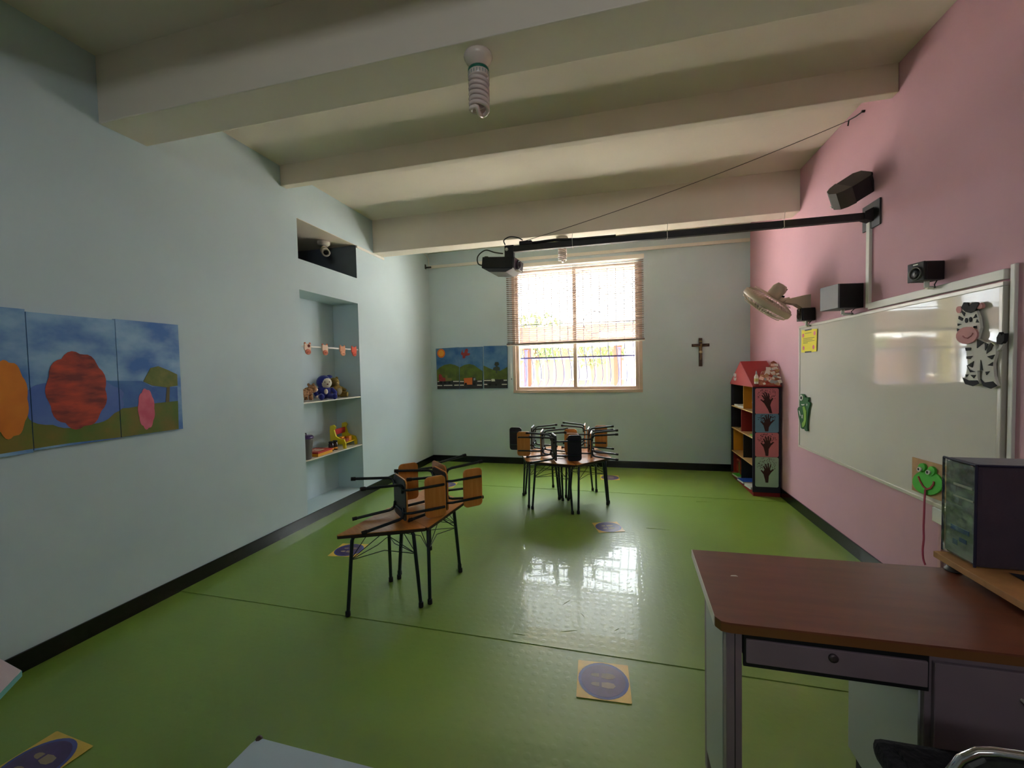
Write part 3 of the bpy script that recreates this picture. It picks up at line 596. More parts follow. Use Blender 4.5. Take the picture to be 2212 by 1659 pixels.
for i, t in ((1, t1), (2, t2), (3, t3)):
    lay(t, 'hill', SH['pi_h%d' % i], M_HILL2, 1); lay(t, 'road', SH['pi_r%d' % i], M_ROAD, 2)
    P = SH['pi_p%d' % i]; xa, xb = min(p[0] for p in P), max(p[0] for p in P)
    for d in SH['pi_dash']:
        if xa - .02 < centre(d)[0] < xb + .02: lay(t, 'road_mark', d, M_OFFW, 3)
lay(t1, 'sun', SH['pi_sun'], M_SUNP, 1); lay(t1, 'sun_face', SH['pi_sun2'], M_SUNY, 2)
lay(t1, 'dump_truck', SH['pi_truck1'], M_REDP, 4); lay(t1, 'truck_cab', SH['pi_cab1'], M_OLIVE, 5)
lay(t2, 'plane', SH['pi_plane'], M_REDP, 2); lay(t2, 'truck_box', SH['pi_truck2'], M_ORNG, 4); lay(t2, 'truck_cab', SH['pi_cab2'], M_DARKP, 5); lay(t2, 'truck_window', SH['pi_win2'], M_GREYP, 6)
lay(t3, 'car', SH['pi_car3'], M_DARKP, 4); lay(t3, 'car_window', SH['pi_win3'], M_OFFW, 5); lay(t3, 'tree', SH['pi_tree'], mat('painted_grey_tree', (62, 70, 58), .65), 3)
for wpoly in SH['pi_whl']:
    cx = centre(wpoly)[0]; t = t1 if cx < -2.47 else (t2 if cx < -2.07 else t3); lay(t, 'wheel', wpoly, M_RUBBER, 6)

# crucifix
M_CROSS = mat('dark_cross_wood', (58, 34, 24), .5, var=.2, vscale=30)
M_FIG = mat('bronze_figure', (124, 100, 66), .45, metal=.3)
cx = thing('crucifix', 'dark wooden crucifix hanging right of the window', 'crucifix', (1.133, YB, 1.68))
MB().bb(-.022, .022, -.022, 0, -.20, .195, .003).build('upright', M_CROSS, cx)
MB().bb(-.115, .115, -.024, -.002, .075, .115, .003).build('crossbar', M_CROSS, cx)
g = MB().ball((.005, -.042, .10), (.014, .014, .018)).tube([(0, -.035, .08), (0, -.038, .04), (-.003, -.036, .0), (.002, -.04, -.05), (-.002, -.036, -.11)], .018, 8, True, .007)
for s in (-1, 1): g.tube([(s * .012, -.034, .075), (s * .055, -.032, .085), (s * .098, -.03, .10)], .007, 6, True, .005)
fg = g.build('figure', M_FIG, cx); MB().lathe([(.016, -.02), (.021, -.012), (.021, .004), (.017, .012)], 10, Matrix.Translation((0, -.037, .005))).build('loincloth', mat('pale_cloth', (186, 176, 140), .7), fg)
MB().bb(-.02, .02, -.026, -.022, .14, .158).build('title_plate', M_OLIVE, cx)

# ------------------------------------------------------------------ niche shelves and toys
def shelf(z, label): return tag(MB().bb(nd + .001, XL - .004, NY0 + .001, NY1 - .001, z - .012, z, .002).build('niche_shelf', M_WHITE2), label, 'shelf')
shelf(1.21, 'white niche shelf holding the plush toys'); shelf(.636, 'white niche shelf holding the games and jar')
tag(MB().bb(XL - .03, XL - .012, NY0 + .001, NY1 - .001, 1.757, 1.772, .003).build('hanging_rod', M_WHITE), 'white rod across the niche with animal clips', 'rod')
M_FELT = [mat('pink_felt', (214, 128, 104), .9), mat('cream_felt', (226, 196, 176), .9), mat('peach_felt', (222, 160, 128), .9), mat('coral_felt', (216, 96, 76), .9), mat('brown_felt', (110, 48, 40), .9)]
for k, (y, m1, m2, lb) in enumerate(((3.545, 1, 0, 'cow-face felt clip with dark patch on the niche rod'), (3.80, 1, 0, 'cream felt animal clip with pink snout on the niche rod'), (4.09, 2, 2, 'peach felt animal clip on the niche rod'), (4.30, 3, 3, 'coral felt animal clip at the rod end by the jamb'))):
    t = thing('animal_clip', lb, 'clip', (XL - .010, y, 1.74), group='animal clips on the niche rod')
    MB().prism([(-.042, .05), (.042, .05), (.046, .0), (.028, -.03), (-.028, -.03), (-.046, 0)], lambda a, b, tt: (tt, a, b), 0, .012).build('face', M_FELT[m1], t)
    MB().ball((.012, 0, -.03), (.012, .040, .028), 12, 8).build('snout', M_FELT[m2], t)
    for s in (-1, 1): MB().ball((.006, s * .034, .055), (.006, .015, .01), 8, 6).build('ear', M_FELT[m2], t)
    for s in (-1, 1): MB().ball((.023, s * .011, -.032), (.003, .005, .006), 6, 4).build('nostril', M_FELT[4], t)
    if k == 0: MB().prism(ell(.012, .03, .018, .016, 10), lambda a, b, tt: (tt, a, b), .011, .0135).build('eye_patch', M_FELT[4], t)
# spotted plush
M_SPOT = mat('spotted_plush', (196, 150, 104), .95, rgb2=(110, 70, 44), vscale=55)
M_CREAM = mat('cream_plush', (232, 220, 200), .95)
zs = 1.21
t = thing('spotted_plush', 'spotted brown plush cat standing on the upper niche shelf', 'plush toy', (XL - .13, 3.61, zs))
b = MB().ball((0, -.02, .085), (.05, .11, .045), 14, 8).ball((0, .07, .10), (.045, .05, .045)); b.build('body', M_SPOT, t)
hd = MB().ball((.005, .125, .125), (.048, .046, .046), 14, 8).build('head', M_SPOT, t)
MB().ball((.02, .15, .112), (.03, .026, .024)).build('muzzle', M_CREAM, hd)
for s in (-1, 1): MB().ball((s * .03, .115, .168), (.014, .012, .016), 8, 6).build('ear', M_SPOT, hd)
for x, y in ((.03, .07), (-.03, .07), (.03, -.09), (-.03, -.09)):
    MB().tube([(x, y, .075), (x, y + .005, .012)], .020, 8, True, .021).build('leg', M_SPOT, t)
MB().tube([(0, -.12, .10), (0, -.16, .07), (.01, -.17, .03)], .012, 6, True, .009).build('tail', M_SPOT, t)
# blue hooded plush doll
M_BLUEPL = mat('royal_blue_plush', (34, 44, 132), .95, sheen=.3)
t = thing('blue_plush_doll', 'royal blue hooded plush doll with cream face on the upper niche shelf', 'plush toy', (XL - .15, 3.95, zs), -.65)
MB().ball((0, 0, .080), (.075, .08, .078), 16, 10).build('body', M_BLUEPL, t)
hd = MB().ball((0, 0, .185), (.075, .078, .078), 16, 10).ball((-.01, .06, .245), (.02, .035, .02), 8, 6).build('hood', M_BLUEPL, t)
MB().ball((.028, .012, .178), (.060, .062, .062), 14, 8).build('face', M_CREAM, hd)
MB().ball((.089, .015, .165), (.008, .010, .007), 8, 6).build('nose', M_FELT[4], hd)
for s in (-1, 1): MB().ball((.084, .012 + s * .024, .190), (.004, .006, .006), 6, 4).build('eye', M_FELT[4], hd)
for s in (-1, 1):
    a_ = MB().tube([(.02, s * .07, .11), (.05, s * .10, .07), (.07, s * .09, .04)], .026, 8, True, .022).build('arm', M_BLUEPL, t)
    MB().ball((.075, s * .088, .032), .022, 8, 6).build('hand', M_CREAM, a_)
    l_ = MB().tube([(.03, s * .04, .036), (.10, s * .06, .034), (.14, s * .065, .032)], .032, 8, True, .026).build('leg', M_BLUEPL, t)
    MB().ball((.155, s * .066, .032), (.018, .028, .032), 8, 6).build('foot', M_BLUEPL, l_)
MB().ball((.072, 0, .085), (.012, .02, .03), 8, 6).build('chest_patch', M_CREAM, t)
# olive teddy
M_TEDDY = mat('olive_brown_plush', (134, 112, 50), .95, var=.15, vscale=40)
t = thing('teddy_bear', 'olive brown teddy bear sitting behind the blue doll', 'plush toy', (XL - .20, 4.20, zs), -.2)
MB().ball((0, 0, .082), (.07, .085, .08), 14, 9).build('body', M_TEDDY, t)
hd = MB().ball((.01, -.02, .175), (.055, .06, .055), 14, 9).build('head', M_TEDDY, t)
for s in (-1, 1): MB().ball((0, -.02 + s * .05, .222), (.012, .02, .02), 8, 6).build('ear', M_TEDDY, hd)
MB().ball((.055, -.02, .165), (.02, .022, .018), 8, 6).build('muzzle', mat('tan_plush', (176, 150, 96), .95), hd)
MB().ball((.055, 0, .07), (.022, .045, .045), 10, 6).build('belly', mat('grey_plush', (140, 132, 104), .95), t)
for s in (-1, 1):
    MB().tube([(.01, s * .07, .11), (.05, s * .11, .07)], .024, 8, True, .022).build('arm', M_TEDDY, t)
    MB().tube([(.03, s * .05, .036), (.10, s * .09, .034)], .034, 8, True, .03).build('leg', M_TEDDY, t)
# jar, games on the lower shelf
zs = .636
t = thing('lidded_jar', 'clear plastic jar with purple lid on the lower niche shelf', 'jar', (XL - .085, 3.545, zs))
MB().lathe([(.062, 0), (.066, .005), (.080, .20), (.080, .205), (.077, .205), (.064, .008), (0, .008)], 20).build('jar_body', mat('smoky_clear_plastic', (120, 116, 116), .25, alpha=.75), t)
MB().lathe([(.058, .009), (.066, .075), (0, .075)], 16).build('contents', mat('jar_contents', (150, 96, 60), .8, rgb2=(90, 80, 90), vscale=40), t)
lid = MB().lathe([(.086, .2055), (.088, .212), (.088, .226), (.075, .236), (0, .238)], 20).build('lid', mat('purple_plastic', (64, 34, 96), .35), t)
MB().tube([(0, -.03, .236), (0, -.03, .256), (0, .03, .256), (0, .03, .236)], .006, 6).build('lid_handle', M_BLACK, lid)
t = thing('board_game_box', 'flat red and yellow game box on the lower niche shelf', 'game box', (XL - .13, 3.775, zs), .1)
MB().bb(-.10, .10, -.13, .13, 0, .030, .002).build('box_base', mat('yellow_card', (232, 168, 36), .5), t); MB().bb(-.101, .101, -.131, .131, .030, .046, .002).build('box_lid', mat('red_card', (190, 44, 34), .5), t)
MB().bb(-.06, .06, -.06, .06, .046, .0475).build('cover_print', mat('cream_card', (224, 206, 186), .5, rgb2=(206, 120, 100), vscale=40), t)
for k, (y, lb) in enumerate(((3.965, 'small dark jar with yellow label next to the game box'), (4.035, 'small dark jar with yellow label next to the yellow toy rack'))):
    t = thing('small_jar', lb, 'jar', (XL - .10, y, zs))
    MB().lathe([(.026, 0), (.028, .004), (.028, .075), (.022, .082), (.022, .088)], 14).build('jar_body', mat('dark_brown_glass', (52, 26, 22), .25), t)
    MB().lathe([(.0285, .012), (.0285, .034)], 14).build('label', mat('yellow_label', (222, 150, 44), .5), t)
    MB().lathe([(.025, .088), (.025, .104), (.022, .106), (0, .106)], 14).build('lid', M_DARKP, t)
t = thing('toy_rack', 'yellow plastic toy rack with two curved ends and red blocks', 'toy', (XL - .13, 4.235, zs), .15)
M_TOYY = mat('toy_yellow', (226, 206, 30), .35)
for s in (-1, 1):
    prof = [(.09, 0), (.09, .06), (.075, .10), (.02, .115), (-.02, .14), (-.04, .21), (-.02, .245), (-.045, .27), (-.085, .26), (-.09, .20), (-.085, 0), (-.06, 0), (-.05, .05), (.055, .05), (.065, 0)]
    MB().prism(prof, lambda a, b, tt: (a, tt, b), s * .135 - .012, s * .135 + .012).build('side_panel', M_TOYY, t)
MB().bb(-.07, .07, -.13, .13, .05, .06).build('tray', M_TOYY, t)
MB().bb(-.055, -.045, -.12, .12, .15, .215, .003).build('name_board', mat('toy_red', (186, 40, 40), .4), t)
for k in range(6): MB().bb(-.045 + .05 * (k % 2), -.005 + .05 * (k % 2), -.115 + .075 * (k // 2), -.05 + .075 * (k // 2), .06, .095 + .01 * (k % 3), .003).build('block', [M_RUST, M_ORNG, M_SUNY][k % 3], t)
# camera in the dark recess
t = thing('security_camera', 'white bullet security camera in the dark recess', 'camera', (XL - .25, 4.16, zu1 - .004), Matrix.Identity(3) * 1.35)
M_CAMW = mat('white_camera_shell', (206, 200, 188), .4)
MB().lathe([(.0, 0), (.05, 0), (.05, -.025), (.03, -.04), (0, -.04)][::-1], 16).build('mount', M_CAMW, t)
MB().tube([(0, 0, -.035), (.01, -.01, -.075), (.03, -.035, -.09)], .014, 8).build('arm', M_CAMW, t)
ax = axis_rot((.62, -.62, -.38)); mt = Matrix.Translation((.045, -.05, -.095)) @ ax.to_4x4()
MB().lathe([(.0, -.05), (.028, -.048), (.032, -.04), (.032, .09), (.026, .095), (.026, .085)], 16, mt).build('body', M_CAMW, t)
MB().lathe([(.026, .084), (.0, .088)], 16, mt).build('lens', M_BLACK, t)

# ------------------------------------------------------------------ whiteboard and what hangs on it
M_BOARD = mat('whiteboard_gloss', (220, 214, 206), .05, spec=.28, var=.02, vscale=2)
M_ALU = mat('board_frame', (206, 200, 188), .35, metal=.1)
t = thing('whiteboard', 'large glossy whiteboard on the pink wall', 'whiteboard', (XR, 3.58, .67))
Y0, Y1, z0, z1 = 2.452, 4.712, .668, 1.858
bw(MB().bb(XR - .022, XR - .002, Y0 + .02, Y1 - .02, z0 + .02, z1 - .02), 'writing_surface', M_BOARD, t)
bw(MB().bb(XR - .028, XR, Y0, Y1, z0, z0 + .022, .003), 'frame_rail', M_ALU, t); bw(MB().bb(XR - .028, XR, Y0, Y1, z1 - .022, z1, .003), 'frame_rail', M_ALU, t)
bw(MB().bb(XR - .028, XR, Y0, Y0 + .022, z0 + .022, z1 - .022, .003), 'frame_rail', M_ALU, t); bw(MB().bb(XR - .028, XR, Y1 - .022, Y1, z0 + .022, z1 - .022, .003), 'frame_rail', M_ALU, t)

M_NOTE = mat('yellow_note_paper', (236, 220, 70), .8)
t = thing('paper_note', 'yellow handwritten note taped at the whiteboard corner', 'note', (XR - .03, 4.48, 1.70))
rows = [(-1.0, .0), (1, 0)]
P = [(4.640, 1.600), (4.560, 1.596), (4.480, 1.602), (4.400, 1.597), (4.325, 1.600), (4.320, 1.70), (4.31, 1.80), (4.39, 1.806), (4.50, 1.804), (4.636, 1.815)]
bw(MB().prism(P, onR, .0285, .031), 'sheet', M_NOTE, t)
for i, (a, c, z) in enumerate(((4.56, 4.42, 1.775), (4.60, 4.36, 1.726), (4.60, 4.40, 1.712), (4.60, 4.36, 1.698), (4.60, 4.50, 1.684))):
    bw(MB().prism([(a, z), (c, z), (c, z + .005), (a, z + .005)], onR, .0309, .0315), 'written_line', M_OLIVE, t)
for z in (1.806, 1.600): bw(MB().prism([(4.56, z - .006), (4.42, z - .006), (4.42, z + .006), (4.56, z + .006)], onR, .0309, .0316), 'tape', M_DARKP, t)
for a, z in ((4.60, 1.76), (4.36, 1.765), (4.59, 1.64), (4.38, 1.64)): bw(MB().prism(ell(a, z, .022, .02, 10), onR, .0309, .0313), 'sticker', M_PNK, t)

M_FOAMW = mat('white_craft_foam', (216, 212, 204), .8); M_FOAMK = mat('black_craft_foam', (28, 26, 28), .8); M_FOAMP = mat('pink_craft_foam', (206, 146, 146), .8)
t = thing('zebra_cutout', 'craft foam zebra stuck on the whiteboard', 'cutout', (XR - .028, 2.6, 1.36))
bw(MB().prism(SH['zb_body'], onR, .0285, .040), 'body', M_FOAMW, t); bw(MB().prism(SH['zb_tail'], onR, .0285, .038), 'tail', M_FOAMW, t)
bw(MB().prism(SH['zb_muz'], onR, .040, .048), 'muzzle', M_FOAMP, t); bw(MB().prism(SH['zb_mane'], onR, .036, .046), 'mane', M_FOAMK, t); bw(MB().prism(SH['zb_tuft'], onR, .0285, .044), 'tail_tuft', M_FOAMK, t)
for e in SH['zb_ears']: bw(MB().prism(e, onR, .030, .043), 'ear', M_FOAMP, t)
for s_ in SH['zb_str']: bw(MB().prism(s_, onR, .039, .0425 if True else 0), 'stripe', M_FOAMK, t)
bw(MB().prism(stroke(SH['zb_smile'], .005), onR, .047, .0495), 'smile', M_REDP, t)
M_FROGD = mat('dark_green_foam', (40, 92, 48), .8); M_FROGL = mat('lime_foam', (128, 172, 66), .8)
t = thing('frog_cutout', 'dark green frog cutout at the whiteboard edge', 'cutout', (XR - .028, 4.6, .85))
bw(MB().prism(SH['fg_body'], onR, .0285, .040), 'body', M_FROGD, t); bw(MB().prism(SH['fg_belly'], onR, .040, .045), 'belly', M_FROGL, t)
bw(MB().prism(SH['fg_eye'], onR, .040, .046), 'eye', M_FOAMW, t); bw(MB().prism(SH['fg_pup'], onR, .046, .049), 'pupil', M_FOAMK, t); bw(MB().prism(SH['fg_mouth'], onR, .040, .043), 'mouth', M_FOAMW, t)
for q in SH['fg_wh']: bw(MB().prism(q, onR, .040, .042), 'white_patch', M_FOAMW, t)
M_CARD = mat('brown_cardboard', (186, 146, 106), .85, var=.06, vscale=30); M_FROGG = mat('bright_green_foam', (72, 184, 52), .7); M_RIB = mat('crimson_ribbon', (158, 22, 66), .6)
t = thing('frog_card', 'cardboard square with green frog face and ribbon tongue', 'card', (XR - .028, 2.96, .70))
bw(MB().prism(SH['fc_card'], onR, .0285, .034), 'card', M_CARD, t); bw(MB().prism(SH['fc_head'], onR, .034, .042), 'face', M_FROGG, t)
for e in SH['fc_eyes']: bw(MB().prism(e, onR, .034, .046), 'eye', M_FROGG, t)
for e in SH['fc_white']:
    w_ = bw(MB().prism(e, onR, .046, .052), 'eyeball', M_FOAMW, t)
    c = centre(e); bw(MB().prism(ell(c[0] + .002, c[1], .006, .008, 8), onR, .052, .054), 'pupil', M_FOAMK, w_)
bw(MB().prism(stroke(SH['fc_smile'], .010), onR, .041, .046), 'smile', mat('brown_red_paint', (150, 50, 40), .7), t)
rb = [(p.x, p.y) for p in smooth_pts([(a, b, 0) for a, b in SH['fc_rib']], 4)]
bm_ = MB().prism(stroke(rb, .013), onR, .046, .049)
bw(bm_, 'ribbon_tongue', M_RIB, t)

# ------------------------------------------------------------------ speakers, fan, projector arm
M_SPKF = mat('speaker_grille_grey', (70, 66, 60), .45, bump=.2, bscale=300); M_SPKL = mat('speaker_light_face', (112, 110, 110), .5)
def zrot(fwd, up=(0, 0, 1)):
    f_ = Vector(fwd).normalized(); x_ = f_.cross(Vector(up)).normalized(); u_ = x_.cross(f_)
    return mtx3(x_, f_, u_)              # local +Y faces fwd
# round-fronted speaker over the projector arm
t = thing('wall_speaker', 'round-fronted black speaker mounted above the projector arm', 'speaker', (XR - .13, 3.58, 2.73), zrot((-.60, .05, -.36), (.25, -.45, .9)))
R0 = Matrix.Rotation(-PI / 2, 4, 'X')
pr = [(-.085, -.10), (-.085, .02), (-.06, .095), (0, .125), (.06, .095), (.085, .02), (.085, -.10), (.05, -.135), (-.05, -.135)]
MB().prism([(-.085, -.10), (-.085, .02), (.085, .02), (.085, -.10), (.05, -.135), (-.05, -.135)], lambda a, b, tt: (a, b, tt), -.062, .062).build('cabinet', M_BLACK, t)
MB().prism([(-.087, .02), (-.075, .07), (-.05, .105), (0, .122), (.05, .105), (.075, .07), (.087, .02)], lambda a, b, tt: (a, b, tt), -.066, .066).build('grille', M_SPKF, t)
MB().bb(.02, .04, .115, .121, -.058, -.046).build('badge', M_WHITE, t)
MB().tube([(0, -.13, 0), (.0, -.17, .01), (.01, -.20, .02)], .02, 8).build('bracket', M_BLACK, t)
MB().tube([(.05, -.13, -.03), (.07, -.15, -.1), (.06, -.17, -.22)], .003, 6).build('cable', M_BLACK, t)
def speaker(label, loc, fwd, w, d, h, face, ring=False, hang=.05):
    t = thing('wall_speaker', label, 'speaker', loc, zrot(fwd))
    MB().bb(-w / 2, w / 2, -d, -.012, 0, h, .006).build('cabinet', M_BLACK, t)
    f_ = MB().bb(-w / 2, w / 2, -.012, 0, 0, h, .004).build('front_panel', face, t)
    if ring:
        mt = Matrix.Translation((0, 0, h * .42)) @ R0
        MB().lathe([(w * .30, -.001), (w * .30, .004), (w * .36, .006), (w * .40, .0)], 20, mt).build('driver_ring', M_SPKF, f_)
        MB().lathe([(w * .30, .001), (w * .12, -.004 + .006), (0, .006)], 20, mt).build('cone', M_BLACKM, f_)
        MB().bb(-.014, .014, -.001, .002, h * .86, h * .92).build('badge', M_WHITE, f_)
    MB().tube([(0, -d * .55, 0), (0, -d * .55, -hang)], .012, 8).build('bracket', M_WHITE, t)
    MB().tube([(.0, -d * .55, -hang), (.0, -d * .95, -hang - .002)], .010, 8).build('bracket_foot', M_WHITE, t)
    MB().tube([(-w * .3, -d * .8, 0), (-w * .5, -d * .5, -hang * .8), (-w * .2, -d * .8, -hang * 1.1), (w * .2, -d * .95, -hang * .9)], .0028, 6).build('cable', M_BLACK, t)
    return t
speaker('grey-fronted box speaker beside the vertical trunking', (XR - .20, 3.70, 1.898), (-.96, -.22, 0), .19, .19, .18, M_SPKL, False, .035)
speaker('small black speaker above the zebra end of the whiteboard', (XR - .125, 2.875, 1.945), (-.97, -.24, 0), .10, .115, .105, M_BLACK, True, .035)
speaker('small black speaker over the yellow note', (1.647, 4.46, 1.888), (-1, 0, 0), .11, .112, .115, M_BLACK, True, .045)

# wall fan
M_FAN = mat('beige_fan_plastic', (196, 180, 156), .45)
hub = Vector((1.42, 4.60, 2.085)); axd = Vector((-.51, .32, -.70)).normalized(); Rf = axis_rot(axd)
t = thing('wall_fan', 'beige wall fan with tilted round cage', 'fan', (XR, 4.56, 2.02))
def bwf(mb, n_, m_, p=None): return bw(mb, n_, m_, p or t)
mtf = Matrix.Translation(hub) @ Rf.to_4x4()
RC = .235
cage = MB().lathe([(RC - .004, -.035), (RC + .006, -.03), (RC + .008, 0), (RC + .004, .02), (RC - .004, .02), (RC - .006, -.03)], 40, mtf)
bwf(cage, 'cage_rim', M_FAN)
for nm, zs_, hz in (('front_grille', 1, .07), ('rear_grille', -1, -.075)):
    g = MB()
    for k in range(48):
        a = 2 * PI * k / 48; c_, s_ = math.cos(a), math.sin(a)
        g.tube([mtf @ Vector((RC * c_, RC * s_, .01 * zs_)), mtf @ Vector((RC * .93 * c_, RC * .93 * s_, hz * .62)), mtf @ Vector((RC * .6 * c_, RC * .6 * s_, hz)), mtf @ Vector((.05 * c_, .05 * s_, hz))], .0026, 4, False)
    g.lathe([(.0, hz - .004), (.055, hz - .004), (.055, hz + .004), (0, hz + .004)], 20, mtf)
    for rr in (.6, .8): g.tube([mtf @ Vector((RC * rr * math.cos(2 * PI * k / 32), RC * rr * math.sin(2 * PI * k / 32), hz)) for k in range(33)], .0025, 4, False)
    bwf(g, nm, M_FAN)
for k in range(3):
    a0 = 2 * PI * k / 3; vs = []; fs = []
    for i in range(5):
        r_ = .04 + .155 * i / 4
        for j in range(5):
            aa = a0 + (j / 4 - .5) * 1.5 * (1 - .25 * (i / 4)); vs.append(mtf @ Vector((r_ * math.cos(aa), r_ * math.sin(aa), (j / 4 - .5) * .05)))
    for i in range(4):
        for j in range(4): fs.append((i * 5 + j, i * 5 + j + 1, (i + 1) * 5 + j + 1, (i + 1) * 5 + j))
    bwf(MB().add(vs, fs, True), 'blade', mat('fan_blade', (170, 168, 160), .35))
bwf(MB().lathe([(.0, -.045), (.04, -.045), (.04, .045), (0, .05)], 16, mtf), 'blade_hub', M_FAN)
mot = bwf(MB().lathe([(.060, -.075), (.066, -.09), (.066, -.17), (.045, -.21), (0, -.215)], 16, mtf), 'motor_housing', M_FAN)
for k in range(6):
    a = -1.2 + k * .16 + PI
    bwf(MB().box(mtf @ Vector((.058 * math.cos(a), .058 * math.sin(a), -.187)), (.006, .006, .022), Rf), 'vent_slot', M_BLACK, mot)
bwf(MB().tube([mtf @ Vector((-.05, -.0, -.12)), mtf @ Vector((-.085, 0, -.13))], .008, 6), 'oscillation_knob', M_BLACK)
pv = mtf @ Vector((.06, 0, -.13))
bwf(MB().tube([pv, pv + Vector((.02, 0, -.03)), Vector((1.54, 4.56, 2.10)), Vector((1.60, 4.56, 2.105))], .028, 10, True, .026), 'neck', M_FAN)
bwf(MB().prism([(0, -.14), (.0, .12), (-.05, .115), (-.20, .085), (-.215, .055), (-.12, .035), (-.075, .0), (-.05, -.06), (-.03, -.14)], lambda a, b_, tt: (XR + a, 4.56 + tt, 2.02 + b_), -.045, .045), 'wall_arm', M_FAN)

# projector, arm, wires
t = thing('projector_mount', 'long black steel arm from the pink wall to the projector', 'arm', (XR, 3.545, 2.543))
bw(MB().bb(XR - .012, XR, 3.44, 3.65, 2.44, 2.62, .003), 'wall_plate', M_BLACKM, t)
bw(MB().prism([(0, -.05), (0, .045), (-.05, .02), (-.05, -.03)], lambda a, b_, tt: (XR - .012 + a, 3.545 + tt, 2.535 + b_), -.035, .035), 'gusset', M_BLACKM, t)
rA = Matrix.Rotation(-.006, 3, 'Y')
bw(MB().box(((XR - .03 - .87) / 2, 3.545, 2.527), (XR - .03 + .87, .045, .05), None, .004), 'arm_tube', M_BLACKM, t)
bw(MB().bb(-.93, -.85, 3.52, 3.57, 2.45, 2.56, .004), 'end_joint', M_BLACKM, t)
bw(MB().lathe([(.014, -.03), (.014, .03)], 12, Matrix.Translation((-.91, 3.545, 2.525)) @ Matrix.Rotation(PI / 2, 4, 'X')), 'bolt', M_ALU, t)
bw(MB().bb(-.80, -.69, 3.515, 3.575, 2.5525, 2.585, .008), 'cable_clamp', M_BLACK, t)
bw(MB().tube([(.0, 3.525, 2.553), (-.3, 3.53, 2.556), (-.5, 3.535, 2.57), (-.70, 3.545, 2.565)], .012, 6), 'cable_bundle', M_BLACK, t)
for x in (-.35, .39, 1.2):
    bw(MB().tube([(x, 3.517, 2.555), (x + .002, 3.517, 2.498), (x, 3.572, 2.498), (x, 3.572, 2.556), (x, 3.517, 2.556), (x + .006, 3.513, 2.62)], .0022, 5), 'cable_tie', M_WHITE, t)
t = thing('projector', 'black projector hanging at the arm end', 'projector', (-.95, 3.545, 2.32), Matrix.Rotation(.10, 3, 'Y') @ Matrix.Rotation(-.12, 3, 'Z'))
MB().bb(-.16, .13, -.115, .115, .03, .125, .008).build('case', M_BLACK, t)
MB().prism([(-.15, .03), (.12, .03), (.06, .0), (-.09, .0)], lambda a, b_, tt: (a, tt, b_), -.10, .10).build('underside', mat('grey_projector_base', (90, 90, 90), .5), t)
MB().bb(.13, .138, -.105, .105, .035, .12, .003).build('front_panel', mat('glossy_front', (150, 136, 150), .12, metal=.6), t)
MB().lathe([(.04, 0), (.04, .012), (.03, .016), (.028, .004), (0, .004)], 18, Matrix.Translation((.138, -.03, .075)) @ Matrix.Rotation(PI / 2, 4, 'Y')).build('lens', mat('lens_glass', (40, 36, 60), .05, spec=1), t)
MB().bb(.128, .165, -.07, .015, .02, .03).build('lens_hood', M_ALU, t)
MB().bb(.03, .08, -.03, .03, .125, .132, .003).build('mount_plate', M_BLACKM, t)
MB().bb(-.15, -.12, -.09, -.05, .125, .135).build('button_panel', M_BLACKM, t)
tag(MB().tube(smooth_pts([(-1.118, 3.52, 2.40), (-1.17, 3.52, 2.425), (-1.17, 3.52, 2.49), (-1.10, 3.52, 2.535), (-1.02, 3.525, 2.51), (-.945, 3.53, 2.495)]), .0055, 8).build('power_cable', M_BLACK), 'black cable looped from projector rear to the arm', 'cable')
tag(MB().tube(smooth_pts([(-.92, 3.51, 2.562), (-.93, 3.51, 2.60), (-.88, 3.51, 2.625), (-.81, 3.52, 2.615), (-.77, 3.53, 2.592)]), .005, 8).build('signal_cable', M_BLACK), 'short black cable arched over the arm joint', 'cable')
tag(MB().tube([Vector((-.75, 3.545, 2.59)).lerp(Vector((XR - .012, 3.84, 3.357)), k / 12) - Vector((0, 0, .04 * (1 - (k / 6 - 1) ** 2))) for k in range(13)], .0025, 5).build('stay_wire', mat('grey_wire', (70, 62, 58), .5)), 'thin stay wire from projector arm up to the pink wall', 'wire')
t = thing('wall_hook', 'thin dark hook rod on the pink wall', 'hook', (XR, 3.75, 3.33))
bw(MB().tube([(XR - .012, 3.86, 3.325), (XR - .012, 3.845, 3.362), (XR - .012, 3.75, 3.335), (XR - .012, 3.655, 3.318)], .005, 6), 'rod', M_BLACK, t); bw(MB().tube([(XR, 3.655, 3.318), (XR - .02, 3.655, 3.318)], .009, 8), 'screw', M_BLACK, t)

